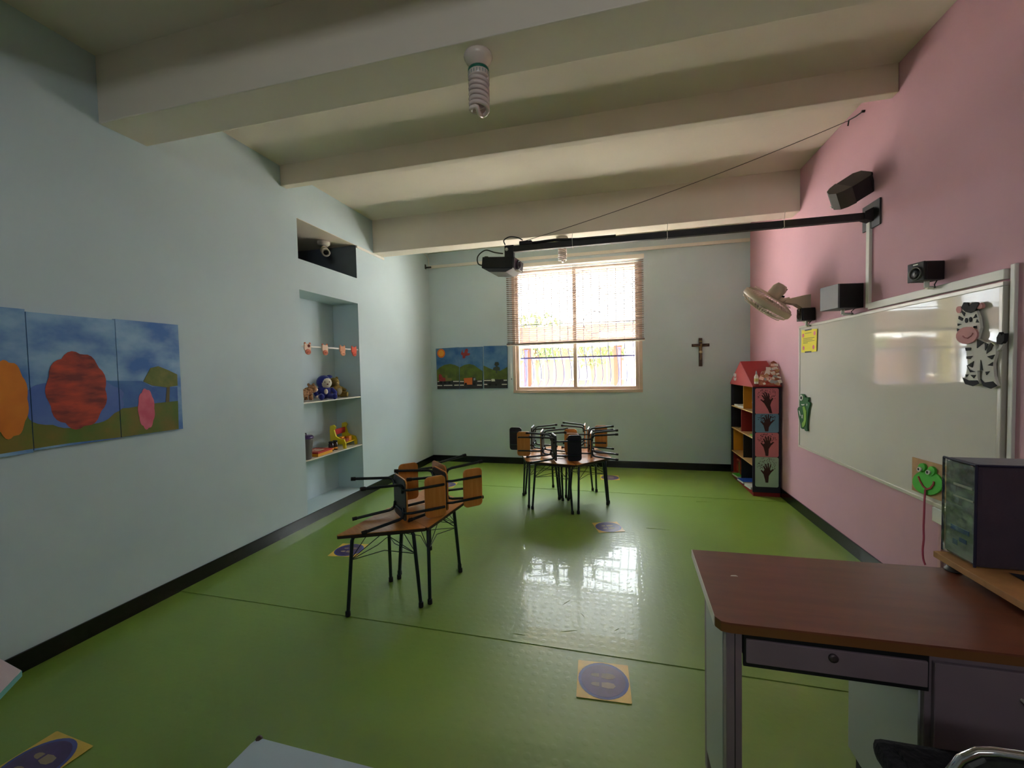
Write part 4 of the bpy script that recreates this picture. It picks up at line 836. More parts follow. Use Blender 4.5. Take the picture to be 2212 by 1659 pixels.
# spiral bulbs under the beams
M_SOCK = mat('porcelain_white', (222, 208, 198), .25); M_COIL = mat('spiral_tube_glass', (222, 204, 198), .12, spec=.6); M_GREENB = mat('green_band', (24, 110, 86), .4)
def bulb(label, loc, sc):
    t = thing('spiral_bulb', label, 'light bulb', loc)
    MB().lathe([(.066 * sc, 0), (.070 * sc, -.010 * sc), (.060 * sc, -.030 * sc), (.040 * sc, -.044 * sc), (.026 * sc, -.052 * sc), (0, -.052 * sc)], 22).build('socket', M_SOCK, t)
    bs = MB().lathe([(.022 * sc, -.050 * sc), (.026 * sc, -.056 * sc), (.046 * sc, -.064 * sc), (.050 * sc, -.074 * sc), (.050 * sc, -.108 * sc), (.046 * sc, -.112 * sc), (0, -.112 * sc)], 22).build('ballast', M_SOCK, t)
    MB().lathe([(.0507 * sc, -.070 * sc), (.0507 * sc, -.084 * sc)], 22).build('green_band', M_GREENB, bs)
    vv = MB()
    for k in range(22):
        a = 2 * PI * k / 22; vv.box((.0502 * sc * math.cos(a), .0502 * sc * math.sin(a), -.097 * sc), (.002 * sc, .004 * sc, .015 * sc), Matrix.Rotation(a, 3, 'Z'))
    vv.build('vents', M_GREYP, bs)['kind'] = 'stuff'
    n_ = 150; pts = []
    for st in (0, PI):
        seq = [((.041 * sc) * math.cos(st + 2 * PI * 3.25 * k / n_), (.041 * sc) * math.sin(st + 2 * PI * 3.25 * k / n_), -.112 * sc - (.150 * sc) * k / n_) for k in range(n_ + 1)]
        if st: seq = seq[::-1]
        if pts:
            a_, b_ = Vector(pts[-1]), Vector(seq[0]); pts += [tuple(a_.lerp(b_, q) + Vector((0, 0, -.012 * sc * math.sin(PI * q)))) for q in (.2, .4, .6, .8)]
        pts += seq
    MB().tube(pts, .0102 * sc, 8).build('spiral_tube', M_COIL, t)
bulb('large spiral bulb hanging from the beam nearest the doorway', (-.63, 1.97, 3.005), 1.0)
bulb('spiral bulb hanging behind the projector arm near the window', (-.60, 4.88, 2.995), 1.0)
# ------------------------------------------------------------------ triangular tables
TZ = .52; TS = .54; TR = TS / math.sqrt(3)
def tri_top(R, cut):
    P = []
    for k in range(3):
        a = PI / 2 + 2 * PI * k / 3; v = Vector((math.cos(a), math.sin(a))) * R
        for s in (-1, 1):
            b_ = a + s * 2 * PI / 3; w = Vector((math.cos(b_), math.sin(b_))) * R
            d = (w - v).normalized(); q = v + d * cut; P.append((q.x, q.y))
    return P
def make_table():
    t = thing('triangle_table', 'tmp', 'table', (0, 0, FZ))
    z = TZ - FZ
    P = tri_top(TR - .002, .012)
    MB().prism(P, lambda a, b, tt: (a, b, tt), z - .004, z).build('table_top', M_WOODT, t)
    MB().prism(tri_top(TR - .0012, .012), lambda a, b, tt: (a, b, tt), z - .022, z - .004).build('edge_band', M_EDGE, t)
    fr = MB(); Q = [Vector((math.cos(PI / 2 + 2 * PI * k / 3) * .215, math.sin(PI / 2 + 2 * PI * k / 3) * .215, z - .035)) for k in range(3)]
    for k in range(3): fr.tube([Q[k], Q[(k + 1) % 3]], .009, 8)
    fr.build('under_frame', M_TUBE, t)
    for k in range(3):
        a = PI / 2 + 2 * PI * k / 3; d = Vector((math.cos(a), math.sin(a), 0))
        l_ = MB().tube([d * .17 + Vector((0, 0, z - .030)), d * .20 + Vector((0, 0, z - .034)), d * .213 + Vector((0, 0, z - .055)), d * .252 + Vector((0, 0, .02))], .0112, 10).build('leg', M_TUBE, t)
        MB().lathe([(.0145, 0), (.0155, .003), (.0150, .03), (.0128, .032)], 10, Matrix.Translation(d * .2535)).build('foot_cap', M_RUBBER, l_)
    br = MB()
    L_ = [Vector((math.cos(PI / 2 + 2 * PI * k / 3) * .228, math.sin(PI / 2 + 2 * PI * k / 3) * .228, .34)) for k in range(3)]
    for k in range(3):
        mid = (L_[k] + L_[(k + 1) % 3]) * .5
        br.tube([L_[k], mid * .55 + Vector((0, 0, .02 + .34 * .45)), L_[(k + 1) % 3]], .0026, 5)
        br.tube([L_[k], Vector((mid.x * .8, mid.y * .8, z - .03))], .0026, 5); br.tube([L_[(k + 1) % 3], Vector((mid.x * .8, mid.y * .8, z - .03))], .0026, 5)
    br.build('brace_rods', M_TUBE, t)
    return t
T0 = make_table(); first = [True]
def put_table(c, vdeg, label, group):
    m_ = Matrix.Translation((c[0], c[1], FZ)) @ Matrix.Rotation(math.radians(vdeg - 90), 4, 'Z')
    if first[0]:
        T0.matrix_world = m_; T0['label'] = label; T0['group'] = group; first[0] = False
    else: dup(T0, m_, label, group)
g1 = 'triangular tables by the niche'; g2 = 'triangular tables joined in a hexagon'
put_table((-1.475, 2.397), -125, 'wooden triangular table with empty tip by the blue sticker', g1)
put_table((-1.290, 2.650), -65, 'wooden triangular table in the middle of the three-table trapezoid', g1)
put_table((-1.424, 2.936), -125, 'wooden triangular table at the far end of the three-table trapezoid', g1)
HL = ['triangular hexagon table under the dark-seated chair on the front edge', 'triangular hexagon table beside the footprint sticker, facing the desk', 'triangular hexagon table on the whiteboard side under overhanging chair legs', 'triangular hexagon table on the window side toward the crucifix', 'triangular hexagon table on the window side toward the road paintings', 'triangular hexagon table on the niche side of the hexagon']
HC = (-.600, 4.715)
for k in range(6):
    th = -100 + 60 * k; a = math.radians(th)
    put_table((HC[0] + (TR + .003) * math.cos(a), HC[1] + (TR + .003) * math.sin(a)), th + 180, HL[k], g2)

# ------------------------------------------------------------------ children's chairs lying on the tables
M_PAN = mat('charcoal_underside', (52, 54, 54), .5)
def make_chair(name, m_plate, label):
    t = thing(name, label, 'chair')
    sz = .28
    MB().prism(rounded(.27, .26, .035), lambda a, b, tt: (a, b, tt), sz, sz + .009).build('seat', m_plate, t)
    MB().prism(rounded(.262, .252, .034), lambda a, b, tt: (a, b, tt), sz - .006, sz).build('seat_pan', M_PAN, t)
    yb = -.128
    MB().prism(rounded(.27, .145, .03), lambda a, b, tt: (a, yb + tt, .475 + b), -.005, .005).build('backrest', m_plate, t)
    for sx in (-1, 1):
        for sy in (-1, 1):
            l_ = MB().tube([(sx * .05, sy * .085, sz - .012), (sx * .085, sy * .10, sz - .013), (sx * .103, sy * .108, sz - .022), (sx * .111, sy * .112, sz - .045), (sx * .132, sy * .140, .02)], .0095, 8).build('leg', M_TUBE, t)
            MB().tube([(sx * .131, sy * .139, .028), (sx * .1335, sy * .1425, .0)], .0125, 8).build('foot_cap', M_RUBBER, l_)
        MB().tube([(sx * .075, .06, sz - .010), (sx * .075, -.105, sz - .010), (sx * .075, -.130, sz + .004), (sx * .075, -.142, sz + .03), (sx * .075, -.143, .44), (sx * .075, -.1425, .535)], .0085, 8).build('back_upright', M_TUBE, t)
    return t
CH = {'wood': make_chair('school_chair', M_WOOD, 'tmp'), 'navy': make_chair('school_chair', M_NAVY, 'tmp')}
used = set()
def put_chair(kind, O, fa, flip, zc, label, group, tilt=0.0):
    f_ = Vector((math.cos(math.radians(fa)), math.sin(math.radians(fa)), 0)); u_ = Vector((f_.y, -f_.x, 0)) * flip
    R_ = mtx3(f_.cross(u_), f_, u_)
    if tilt: R_ = Matrix.Rotation(tilt, 3, f_) @ R_
    m_ = Matrix.Translation((O[0], O[1], zc)) @ R_.to_4x4()
    if kind not in used:
        used.add(kind); c = CH[kind]; c.matrix_world = m_; c['label'] = label; c['group'] = group
    else: dup(CH[kind], m_, label, group)
zc = TZ + .1465
q1 = 'chairs laid on the trapezoid tables'; q2 = 'chairs laid on the hexagon tables'
put_chair('wood', (-1.60, 2.28), 136, 1, zc, 'small wooden chair on its side, legs over the empty table tip', q1)
put_chair('wood', (-1.425, 2.525), 136, 1, zc, 'small wooden chair on its side in the middle of the trapezoid tables', q1)
put_chair('wood', (-1.08, 3.03), 316, 1, zc + .02, 'small wooden chair on its side with legs pointing away from the niche', q1)
put_chair('wood', (-.55, 4.66), 93, -1, zc, 'small wooden chair on its side at the hexagon corner facing the niche', q2)
put_chair('navy', (-.72, 4.985), 93, -1, zc, 'small dark-backed chair on its side behind the hexagon corner', q2)
put_chair('navy', (-.93, 4.30), 109, 1, zc, 'small dark-seated chair on its side along the hexagon front edge', q2)
put_chair('wood', (.00, 4.585), 90, -1, zc, 'small wooden chair on its side with legs overhanging the hexagon', q2)
put_chair('wood', (-.68, 5.20), 93, 1, zc, 'small wooden chair on its side at the window end of the hexagon', q2)
put_chair('wood', (-.05, 4.90), 90, -1, zc, 'small wooden chair on its side in the hexagon middle', q2)

# ------------------------------------------------------------------ floor stickers
M_STY = mat('yellow_vinyl_sticker', (222, 186, 70), .35, var=.05, vscale=20, coat=.4); M_STB = mat('blue_vinyl_ring', (58, 70, 150), .35, coat=.4); M_STP = mat('purple_vinyl_disc', (72, 48, 110), .35, coat=.4, var=.12, vscale=25); M_STF = mat('tan_footprint', (150, 130, 110), .4, coat=.4)
def make_sticker():
    t = thing('floor_sticker', 'tmp', 'sticker', (0, 0, 0)); s = .245; to = lambda a, b, tt: (a, b, tt)
    MB().prism(rounded(s, s, .004, 1), to, 0, .0006).build('square', M_STY, t)
    d = MB().prism(ell(0, 0, .118, .118, 32), to, .0006, .0010).build('blue_disc', M_STB, t)
    MB().prism(ell(0, 0, .104, .104, 32), to, .0010, .0013).build('purple_disc', M_STP, d)
    for sx in (-1, 1):
        x = sx * .030
        MB().prism([(-.038, x - .012), (-.052, x - .008), (-.058, x), (-.052, x + .008), (-.038, x + .012), (-.020, x + .012), (-.020, x - .012)], to, .0013, .0016).build('heel_print', M_STF, t)
        MB().prism([(-.008, x - .015), (.02, x - .020), (.045, x - .016), (.056, x - .002), (.048, x + .014), (.02, x + .018), (-.008, x + .014)], to, .0013, .0016).build('sole_print', M_STF, t)
    return t
S0 = make_sticker(); sg = 'yellow and purple footprint floor stickers'
for i, (x, y, a, lb) in enumerate(((-.082, 1.987, 3, 'yellow footprint sticker on the floor left of the desk'), (-2.208, 3.028, 8, 'yellow footprint sticker on the floor beside the trapezoid tables'), (-2.21, 1.062, -4, 'yellow footprint sticker near the pink-topped table'), (-.10, 3.957, 18, 'yellow footprint sticker in front of the hexagon tables'), (-.115, 5.755, 5, 'yellow footprint sticker behind the hexagon tables'), (-2.178, 5.04, 5, 'yellow footprint sticker on the floor past the niche'))):
    m_ = Matrix.Translation((x, y, FZ + .0002)) @ Matrix.Rotation(math.radians(a), 4, 'Z')
    if i == 0: S0.matrix_world = m_; S0['label'] = lb; S0['group'] = sg
    else: dup(S0, m_, lb, sg)

# ------------------------------------------------------------------ house-shaped bookcase
M_CN = mat('dark_navy_panel', (34, 30, 48), .5); M_CR = mat('house_red', (150, 34, 34), .5, var=.06); M_CY = mat('house_mustard', (206, 142, 28), .5, var=.06); M_CK = mat('house_black', (18, 20, 22), .5); M_CT = mat('tan_shelf', (186, 150, 96), .5)
bx, bx2 = 1.468, 1.748; by0, by1 = 5.205, 6.135; zt = 1.238
t = thing('house_bookcase', 'house-shaped bookcase with red gable roof in the corner', 'bookcase', (1.61, 5.67, 0))
def bc(mb, n_, m_, p=None): return bw(mb, n_, m_, p or t)
bc(MB().bb(bx, bx2, by0, by0 + .018, .05, zt, .002), 'side_panel', M_CN); bc(MB().bb(bx, bx2, by1 - .018, by1, .05, zt, .002), 'side_panel', M_CN)
bc(MB().bb(bx2 - .008, bx2, by0 + .018, by1 - .018, .05, zt), 'back_panel', M_CK)
bc(MB().bb(bx + .01, bx2, by0 + .01, by1 - .01, FZ, .05), 'plinth', M_CR)
zsh = [.062, .355, .665, .955]
for k, z in enumerate(zsh): bc(MB().bb(bx + .004, bx2 - .008, by0 + .018, by1 - .018, z - .012, z, .001), 'shelf_board', [M_CR, M_CT, M_CT, M_CT][k])
ym = (by0 + by1) / 2
cells = [(0, M_CR, M_CK), (1, M_CY, M_CK), (2, M_CK, M_CR), (3, M_CK, M_CY)]
for k, ma, mb_ in cells:
    z0_, z1_ = zsh[k], (zsh[k + 1] - .012 if k < 3 else zt)
    yd = ym + (.06 if k in (0, 2) else -.03)
    bc(MB().bb(bx + .02, bx2 - .009, yd - .006, yd + .006, z0_ + .0005, z1_ - .0005), 'divider', mb_)
    bc(MB().bb(bx2 - .014, bx2 - .0085, yd + .006, by1 - .018, z0_, z1_), 'cell_back', ma); bc(MB().bb(bx2 - .014, bx2 - .0085, by0 + .018, yd - .006, z0_, z1_), 'cell_back', mb_)
    bc(MB().bb(bx + .025, bx2 - .014, by1 - .0235, by1 - .0185, z0_ + .0005, z1_ - .0005), 'cell_side', ma)
apex = 1.522
bc(MB().prism([(by0 - .02, zt), (by1 + .02, zt), (ym, apex)], lambda a, b_, tt: (tt, a, b_), bx - .006, bx + .006), 'gable', mat('gable_red', (176, 62, 56), .5))
bc(MB().bb(bx + .006, bx2, by0, by1, zt, zt + .012), 'loft_board', M_CR)
for s, ya in ((1, by0 - .02), (-1, by1 + .02)):
    d = Vector((0, ym - ya, apex - zt)); n_ = Vector((0, -d.z, d.y)).normalized() * (.012 if s == 1 else -.012)
    P = [(ya, zt), (ym, apex), (ym + n_.y, apex + n_.z), (ya + n_.y, zt + n_.z)]
    bc(MB().prism(P, lambda a, b_, tt: (tt, a, b_), bx - .006, bx2), 'roof_slope', M_CR)
for i in range(2):
    for s in (-1, 1): bc(MB().prism(ell(5.90 - .06 * 0 + s * .026, 1.36 - i * .05, .028, .024 - .004 * i, 10, s * .5), lambda a, b_, tt: (bx - .006 - tt, a, b_), 0, .004), 'butterfly_wing', M_FOAMW)
bc(MB().prism(ell(5.90, 1.335, .006, .045, 8), lambda a, b_, tt: (bx - .006 - tt, a, b_), 0, .006), 'butterfly_body', M_CR)
# hand-print cards on the side panel
HAND = [(-.016, -.5), (.020, -.5), (.022, -.2), (.03, -.08), (.062, -.02), (.105, .035), (.096, .052), (.056, .018), (.050, .05), (.068, .12), (.052, .128), (.034, .06), (.030, .15), (.012, .155), (.010, .06), (-.010, .14), (-.028, .135), (-.014, .05), (-.044, .105), (-.058, .095), (-.034, .02), (-.052, .0), (-.082, .03), (-.094, .014), (-.052, -.05), (-.026, -.1), (-.020, -.25)]
M_HAND = mat('brown_paint', (66, 34, 30), .8); M_LDOT = mat('dark_leaf_paint', (70, 40, 44), .8)
CARDS = [((1.225, .935), 'pink card', (216, 128, 136), .02, 'pink handprint tree card at the top of the bookcase side'), ((.94, .73), 'blue card', (112, 152, 178), 0, 'blue handprint tree card on the bookcase side'), ((.727, .455), 'pink card', (216, 128, 136), 0, 'pink handprint tree card below the blue card'), ((.452, .115), 'mint card', (170, 196, 176), 0, 'mint handprint tree card at the bottom of the bookcase side')]
for k, ((za, zb_), nm, rgb, sl, lb) in enumerate(CARDS):
    w = .235; xc = bx + .142; h = za - zb_; c = thing('handprint_card', lb, 'card', (xc, by0, zb_), group='handprint tree cards on the bookcase')
    MB().prism(rounded(w, h, .018, 3, 0, h / 2), lambda a, b_, tt: (a, -tt, b_), .0005, .0015 + (.0008 if k % 2 else 0)).build('sheet', mat('card_%s' % nm.replace(' ', '_'), rgb, .8, var=.03), c)
    sc = .8; zc_ = h * .52
    hp = [(a * sc * .82, (b_ * .62 if b_ > -.1 else max(b_, -zc_ + (.012 if k != 3 else .05))) + zc_) for a, b_ in HAND]
    if k == 0: hp = [(a + (-.0 + (zc_ - b_) * .28), b_) for a, b_ in hp]
    MB().prism(hp, lambda a, b_, tt: (a, -tt, b_), .002, .0032).build('hand_tree', M_HAND, c)
    dots = MB()
    for i in range(150):
        a = random.uniform(-.095, .095); b_ = random.uniform(.35, .97) * h
        if (a / .1) ** 2 + ((b_ - h * .74) / (h * .25)) ** 2 < 1: dots.prism(ell(a, b_, .0042, .0042, 5), lambda p, q, tt: (p, -tt, q), .002, .0034)
    dots.build('leaf_dots', M_LDOT, c)['kind'] = 'stuff'
# things in and on the bookcase
t = thing('white_box', 'white paper box on the top shelf of the bookcase', 'box', (bx + .10, 5.33, .956))
MB().bb(-.05, .05, -.07, .07, 0, .09, .002).build('carton', M_OFFW, t); MB().bb(-.052, .052, -.072, .072, .09, .10, .002).build('lid', M_OFFW, t); MB().ball((0, .0, .125), (.03, .045, .03), 8, 6).build('dark_wrap', M_CK, t)
for k, (y, m_, h, lb) in enumerate(((5.95, M_OFFW, .02, 'flat white booklet on the top bookcase shelf by the wall'), (5.75, M_OFFW, .016, 'flat white booklet on the top bookcase shelf by the box'))):
    t = thing('booklet', lb, 'booklet', (bx + .09, y, .956), .15 * k); MB().bb(-.075, .075, -.08, .08, 0, h, .001).build('pages', M_OFFW, t); MB().bb(-.077, .077, -.082, .082, h, h + .002).build('cover', m_, t)
t = thing('toy_bag', 'clear bag of orange toys on the second bookcase shelf', 'bag', (bx + .09, 5.33, .356))
MB().ball((0, 0, .07), (.05, .07, .07), 12, 8).build('bag', mat('clear_orange_bag', (214, 150, 90), .3), t); MB().ball((.0, -.01, .145), (.035, .045, .02), 10, 6).build('orange_cap', mat('neon_orange', (240, 110, 60), .5), t); MB().tube([(0, 0, .15), (.0, .02, .2), (0, .0, .24)], .02, 8, True, .012).build('green_neck', M_FROGD, t)
t = thing('fruit_basket', 'flat green tray on the third bookcase shelf', 'tray', (bx + .10, 5.34, .666)); MB().prism(rounded(.15, .2, .03), lambda a, b_, tt: (a, b_, tt), 0, .012).build('tray', M_FROGL, t); MB().prism(rounded(.11, .15, .02), lambda a, b_, tt: (a, b_, tt), .012, .02).build('paper', M_FROGD, t)
t = thing('toy_door', 'red toy frame leaning in the lowest bookcase cell', 'toy', (bx + .05, 5.93, .063)); MB().bb(-.01, .01, -.09, -.07, 0, .2).bb(-.01, .01, .07, .09, 0, .2).bb(-.01, .01, -.07, .07, .18, .2).build('frame', M_RUST, t); MB().bb(-.004, .004, -.03, .03, 0, .17).build('figure', M_OLIVE, t)
for k, (y, x, m1, m2, lb) in enumerate(((5.86, bx - .01, M_FROGG, M_FROGD, 'green book lying at the foot of the bookcase'), (5.60, bx - .015, mat('book_blue', (40, 84, 178), .5), M_BLUEB, 'blue book lying at the foot of the bookcase'), (5.36, bx + .0, M_OFFW, M_OFFW, 'white book lying at the foot of the bookcase'))):
    t = thing('picture_book', lb, 'book', (x + .08, y, .063), .12); MB().bb(-.095, .095, -.085, .085, .002, .022).build('pages', M_OFFW, t); MB().bb(-.098, .098, -.088, .088, .022, .025).build('cover', m1, t); MB().bb(-.098, .098, -.088, .088, 0, .002).build('back_cover', m2, t)
t = thing('glue_bottle', 'white glue bottle standing on the bookcase roof edge', 'bottle', (bx + .035, by0 - .005, zt + .037))
MB().lathe([(.018, 0), (.021, .004), (.021, .08), (.012, .10), (.010, .104)], 14).build('bottle', M_OFFW, t); MB().lathe([(.011, .104), (.009, .118), (.004, .145), (0, .147)], 12).build('nozzle', M_GREYP, t); MB().lathe([(.0214, .025), (.0214, .06)], 14).build('label', mat('pale_label', (206, 190, 120), .6), t)
t = thing('collage_board', 'shoe-shaped paper collage leaning on the bookcase roof', 'craft', (bx + .20, by0 - .01, zt + .022), Matrix.Rotation(-.55, 3, 'X'))
foot = [(-.14, 0), (-.13, .09), (-.08, .18), (-.03, .20), (.0, .24), (.03, .30), (.06, .315), (.085, .29), (.09, .22), (.085, .10), (.05, .02), (.0, -.005)]
MB().prism(foot, lambda a, b_, tt: (a, tt, b_), 0, .012).build('cardboard', mat('collage_card', (150, 84, 60), .85, rgb2=(176, 120, 90), vscale=25), t)
for i in range(40):
    while True:
        a, b_ = random.uniform(-.12, .08), random.uniform(.01, .29)
        if b_ < .10 + (a + .14) * .9: break
    MB().box((a, -.002 - .0006 * (i % 4), b_), (random.uniform(.025, .05), .0012, random.uniform(.02, .045)), Matrix.Rotation(random.uniform(-.6, .6), 3, 'Y')).build('paper_scrap', [M_OFFW, M_OFFW, M_FELT[1], M_CARD, M_GREYP, M_OFFW, M_RUST][i % 7], t)

# ------------------------------------------------------------------ the desk
M_DTOP = mat('brown_desk_laminate', (112, 62, 44), .38, rgb2=(124, 70, 48), vscale=5, stretch=(1, 6, 1), coat=.15, coat_r=.3); M_DEDGE = mat('desk_wood_edge', (120, 78, 40), .5); M_DMET = mat('mauve_grey_metal', (128, 112, 120), .45, var=.05); M_DSIDE = mat('pale_grey_metal', (176, 182, 178), .45)
DZ = .75
t = thing('teacher_desk', 'brown-topped metal desk with drawer and pedestal', 'desk', (.98, 1.56, FZ))
def dk(mb, n_, m_, p=None): return bw(mb, n_, m_, p or t)
top = [(.287, 1.803), (1.735, 1.828), (1.735, 1.322), (.310, 1.304), (.286, 1.309), (.274, 1.330)]
dk(MB().prism(top, lambda a, b_, tt: (a, b_, tt), DZ - .006, DZ), 'desk_top', M_DTOP); dk(MB().prism(top, lambda a, b_, tt: (a, b_, tt), DZ - .030, DZ - .006), 'top_edge', M_DEDGE)
dk(MB().prism([(.2865, 1.803), (.2735, 1.335), (.2715, 1.335), (.2840, 1.803)], lambda a, b_, tt: (a, b_, tt), DZ - .030, DZ), 'side_edging', M_WHITE)
dk(MB().bb(.302, .345, 1.322, 1.360, FZ, DZ - .031, .003), 'leg', M_DMET); dk(MB().bb(.302, .345, 1.60, 1.64, FZ, DZ - .031, .003), 'leg', M_DMET)
dk(MB().bb(.3245, .3265, 1.3205, 1.3225, FZ + .01, DZ - .04), 'leg_groove', M_CK)
dk(MB().bb(.300, .306, 1.360, 1.60, .10, DZ - .031), 'side_sheet', M_DSIDE)
dk(MB().bb(.345, .82, 1.330, 1.625, .712, DZ - .031), 'drawer_housing', M_DMET)
dk(MB().bb(.350, .80, 1.328, 1.336, .612, .712), 'drawer_gap', M_CK)
dr = dk(MB().bb(.356, .795, 1.322, 1.61, .625, .696, .003), 'drawer', M_DMET)
dk(MB().lathe([(.012, 0), (.012, .006), (.004, .007)], 12, Matrix.Translation((.575, 1.322, .675)) @ Matrix.Rotation(PI / 2, 4, 'X')), 'lock', mat('tarnished_lock', (84, 72, 76), .4, metal=.5), dr)
pd = dk(MB().bb(.80, 1.30, 1.345, 1.72, .10, DZ - .031, .003), 'pedestal', M_DMET)
dk(MB().bb(.795, .801, 1.36, 1.715, .11, .62), 'pedestal_side_lit', M_DSIDE, pd)  # paler plate: light reflected onto this side is put into the colour
for z0_, z1_ in ((.40, .69), (.12, .38)):
    d_ = dk(MB().bb(.815, 1.285, 1.332, 1.345, z0_, z1_, .003), 'pedestal_drawer', M_DMET)
    dk(MB().tube([(1.0, 1.332, z1_ - .07), (1.0, 1.315, z1_ - .07), (1.1, 1.315, z1_ - .07), (1.1, 1.332, z1_ - .07)], .005, 6), 'handle', M_ALU, d_)
for x, y in ((.83, 1.37), (1.27, 1.37), (.83, 1.69), (1.27, 1.69)): dk(MB().bb(x - .015, x + .015, y - .015, y + .015, FZ, .10), 'foot', M_CK)
dk(MB().bb(1.70, 1.735, 1.33, 1.80, FZ, DZ - .031), 'end_panel', M_DMET)
# riser with the covered computer
M_PLY = mat('raw_plywood', (176, 128, 76), .6, var=.1, vscale=20)
t = thing('monitor_riser', 'raw wooden riser board standing on the desk', 'riser', (1.4, 1.6, DZ))
bw(MB().bb(1.112, 1.725, 1.33, 1.835, .782, .804, .002), 'board', M_PLY, t)
for x, y in ((1.15, 1.80), (1.15, 1.36), (1.69, 1.80), (1.69, 1.36)): bw(MB().lathe([(.024, DZ), (.024, DZ + .006), (.018, DZ + .012), (.018, .782)], 14, Matrix.Translation((x, y, 0))), 'foot', mat('grey_rubber_foot', (120, 118, 116), .5), t)
t = thing('covered_computer', 'computer tower in a dark purple dust cover with clear front', 'computer', (1.40, 1.77, .804))
M_CLO = mat('dark_purple_cloth', (62, 48, 62), .85, var=.08, vscale=14, bump=.15, bscale=30, sheen=.3); M_TRIM = mat('navy_piping', (36, 32, 60), .6)
b = MB()
def skin(x0_, x1_, ya, yb_, za, zb_, n=8):
    pass
bw(MB().bb(1.150, 1.66, 1.702, 1.846, .806, 1.150, .012), 'fabric_cover', M_CLO, t)
bw(MB().bb(1.1482, 1.1502, 1.712, 1.836, .816, 1.140), 'tower_front', mat('tower_front_panel', (104, 112, 112), .3, rgb2=(176, 186, 184), vscale=9, stretch=(1, 1, 3)), t)
M_LBL = mat('blue_front_print', (36, 72, 140), .4)
# crinkled clear plastic window
vs = []; fs = []; ny, nz = 10, 26
for i in range(ny + 1):
    for j in range(nz + 1):
        vs.append((1.142 + random.uniform(-.004, .003), 1.708 + .132 * i / ny, .812 + .332 * j / nz))
for i in range(ny):
    for j in range(nz): fs.append((i * (nz + 1) + j, i * (nz + 1) + j + 1, (i + 1) * (nz + 1) + j + 1, (i + 1) * (nz + 1) + j))
bw(MB().add(vs, fs, True), 'clear_plastic', glass_mat('crinkled_plastic', (.86, .9, .92), .22, .12), t)
for z, h, y0_, y1_, m_ in ((.90, .016, 1.73, 1.81, M_LBL), (.868, .014, 1.74, 1.77, M_LBL), (.85, .018, 1.78, 1.80, M_LBL), (1.06, .008, 1.72, 1.80, M_OFFW), (1.02, .005, 1.715, 1.80, M_OFFW), (.985, .006, 1.76, 1.83, M_GREYP)): bw(MB().bb(1.1465, 1.1483, y0_, y1_, z, z + h), 'front_marking', m_, t)
for p, q in (((1.146, 1.703, .807), (1.146, 1.703, 1.148)), ((1.146, 1.845, .807), (1.146, 1.845, 1.148)), ((1.146, 1.703, 1.148), (1.146, 1.845, 1.148)), ((1.15, 1.702, 1.149), (1.66, 1.702, 1.149))): bw(MB().tube([p, q], .004, 6), 'piping', M_TRIM, t)
t = thing('folded_cloth', 'crumpled dark blue cloth beside the covered computer', 'cloth', (1.42, 1.60, .804))
vs = []; fs = []; n_ = 14
for i in range(n_ + 1):
    for j in range(n_ + 1):
        u_, v_ = i / n_ - .5, j / n_ - .5; e = max(0, 1 - (abs(u_) * 2) ** 4) * max(0, 1 - (abs(v_) * 2) ** 4)
        vs.append((u_ * .40, v_ * .17 + .02 * math.sin(6 * u_), .003 + e * (.045 + .02 * math.sin(9 * u_ + 4 * v_) + .012 * math.sin(17 * v_ + 5 * u_))))
for i in range(n_):
    for j in range(n_): fs.append((i * (n_ + 1) + j, i * (n_ + 1) + j + 1, (i + 1) * (n_ + 1) + j + 1, (i + 1) * (n_ + 1) + j))
MB().add(vs, fs, True).build('cloth', mat('dark_blue_cloth', (40, 42, 58), .8), t); MB().tube([(-.2, -.085, .006), (0, -.088, .006), (.2, -.08, .006)], .004, 5).build('hem', M_TRIM, t)
tag(MB().tube([(1.40, 1.76, 1.154), (1.43, 1.755, 1.175), (1.50, 1.76, 1.18), (1.53, 1.78, 1.16), (1.62, 1.79, 1.155)], .006, 6).build('loose_cable', M_BLACK), 'black cable lying on top of the covered computer', 'cable')
tag(MB().prism([(.38, 1.60), (.405, 1.602), (.40, 1.609), (.385, 1.606)], lambda a, b_, tt: (a, b_, tt), DZ, DZ + .0008).build('paper_scrap', M_OFFW), 'tiny white paper scrap on the desk top', 'paper')

# ------------------------------------------------------------------ chairs and small tables near the door
M_FUR = mat('black_worn_fabric', (16, 14, 20), .9, var=.3, vscale=40, bump=.4, bscale=60)
t = thing('padded_chair', 'black padded chair pushed up to the desk pedestal', 'chair', (.895, 1.068, FZ + .02))
MB().bb(-.235, .225, -.20, .245, .40, .455, .022).build('seat', M_FUR, t)
MB().bb(-.20, .19, -.17, .215, .455, .466, .005).build('seat_panel', M_FUR, t)
MB().bb(-.26, -.235, -.16, .12, .385, .43, .008).build('seat_trim', M_FUR, t)
M_CHR = mat('chrome', (190, 190, 195), .12, metal=1.0)
for sx in (-1, 1):
    for sy in (-1, 1): MB().tube([(sx * .17, sy * .16, .40), (sx * .19, sy * .19, -.02)], .012, 8).build('leg', M_BLACKM, t)
for sx in (-1, 1): MB().tube([(sx * .17, -.17, .40), (sx * .175, -.215, .52), (sx * .17, -.225, .60)], .010, 8).build('back_post', M_BLACKM, t)
MB().prism(rounded(.42, .18, .05), lambda a, b_, tt: (a, tt, b_ + .58), -.235, -.205).build('backrest', M_FUR, t)
t = thing('chrome_chair', 'chair with chrome-rimmed dark backrest near the doorway', 'chair', (.70, .575, FZ), -.06)
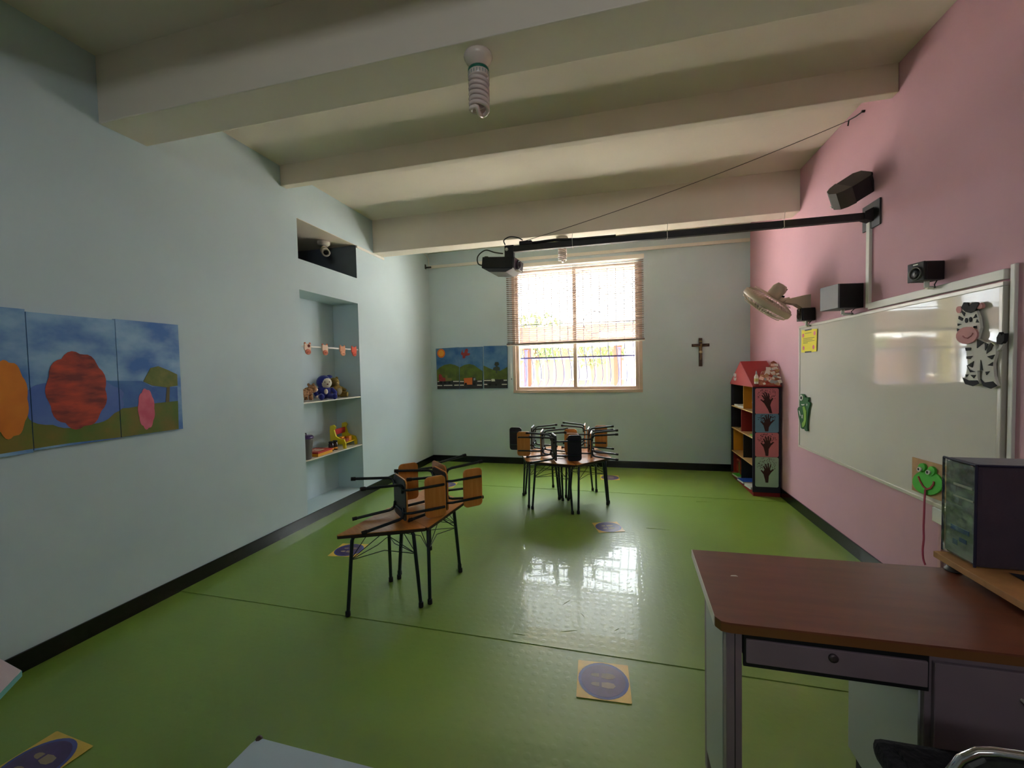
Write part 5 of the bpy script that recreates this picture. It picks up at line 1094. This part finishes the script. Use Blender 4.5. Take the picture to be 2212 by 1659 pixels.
arch = [(-.19, .42), (-.19, .80)] + [(-.19 + .06 * (1 - math.cos(a)), .80 + .08 * math.sin(a)) for a in (.4, .8, 1.2, PI / 2)] + [(0, .888)] + [(.19 - .06 * (1 - math.cos(a)), .80 + .08 * math.sin(a)) for a in (PI / 2, 1.2, .8, .4)] + [(.19, .80), (.19, .42)]
yk = .24
MB().tube([(a, yk, b_ - .02) for a, b_ in arch], .0075, 10).build('back_rim', M_CHR, t)
MB().prism([(a * .95, b_ - .027) for a, b_ in arch[1:-1]], lambda a, b_, tt: (a, yk + tt, b_), -.008, .008).build('backrest', mat('dark_woven_back', (40, 42, 40), .6, var=.4, vscale=60), t)
MB().prism(rounded(.40, .40, .05), lambda a, b_, tt: (a, b_, tt), .42, .45).build('seat', M_FUR, t)
for sx in (-1, 1):
    for sy in (-1, 1): MB().tube([(sx * .18, sy * .18 if sy < 0 else yk, .42), (sx * .19, sy * .20 if sy < 0 else yk + .02, 0)], .011, 8).build('leg', M_CHR, t)
M_PALEB = mat('pale_blue_laminate', (176, 196, 206), .4, var=.02); M_PALEP = mat('pale_pink_laminate', (226, 206, 208), .5); M_TEAL = mat('teal_edge', (110, 176, 172), .5)
t = thing('blue_table', 'pale blue low table by the doorway', 'table', (-.5, .55, FZ), -.02)
MB().prism(rounded(.92, .66, .02, 3), lambda a, b_, tt: (a, b_, tt), .497, .517).build('table_top', M_PALEB, t)
MB().prism(rounded(.922, .662, .02, 3), lambda a, b_, tt: (a, b_, tt), .485, .497).build('top_edge', M_OFFW, t)
for sx in (-1, 1):
    for sy in (-1, 1):
        l_ = MB().tube([(sx * .40, sy * .27, .485), (sx * .42, sy * .29, 0)], .0125, 8).build('leg', M_TUBE, t)
MB().ball((-.452, .328, .512), (.010, .010, .012), 8, 6).build('corner_bumper', M_CROSS, t)
t = thing('pink_table', 'low pink-topped table with teal edge by the blue wall', 'table', (-2.2, .66, FZ))
Pk = [(-1.957, .925), (-1.70, .62), (-2.0, .30), (-2.55, .38), (-2.62, .80), (-2.35, .985)]
bw(MB().prism(Pk, lambda a, b_, tt: (a, b_, tt), .516, .520), 'table_top', M_PALEP, t)
bw(MB().prism([(-2.2 + (a + 2.2) * 1.004, .66 + (b_ - .66) * 1.004) for a, b_ in Pk], lambda a, b_, tt: (a, b_, tt), .500, .5185), 'edge_band', M_TEAL, t)
for x, y in ((-1.80, .62), (-2.02, .42), (-2.5, .45), (-2.45, .78)): bw(MB().tube([(x, y, .50), (x + (x + 2.2) * .06, y + (y - .66) * .06, FZ)], .014, 8), 'leg', M_TEAL, t)
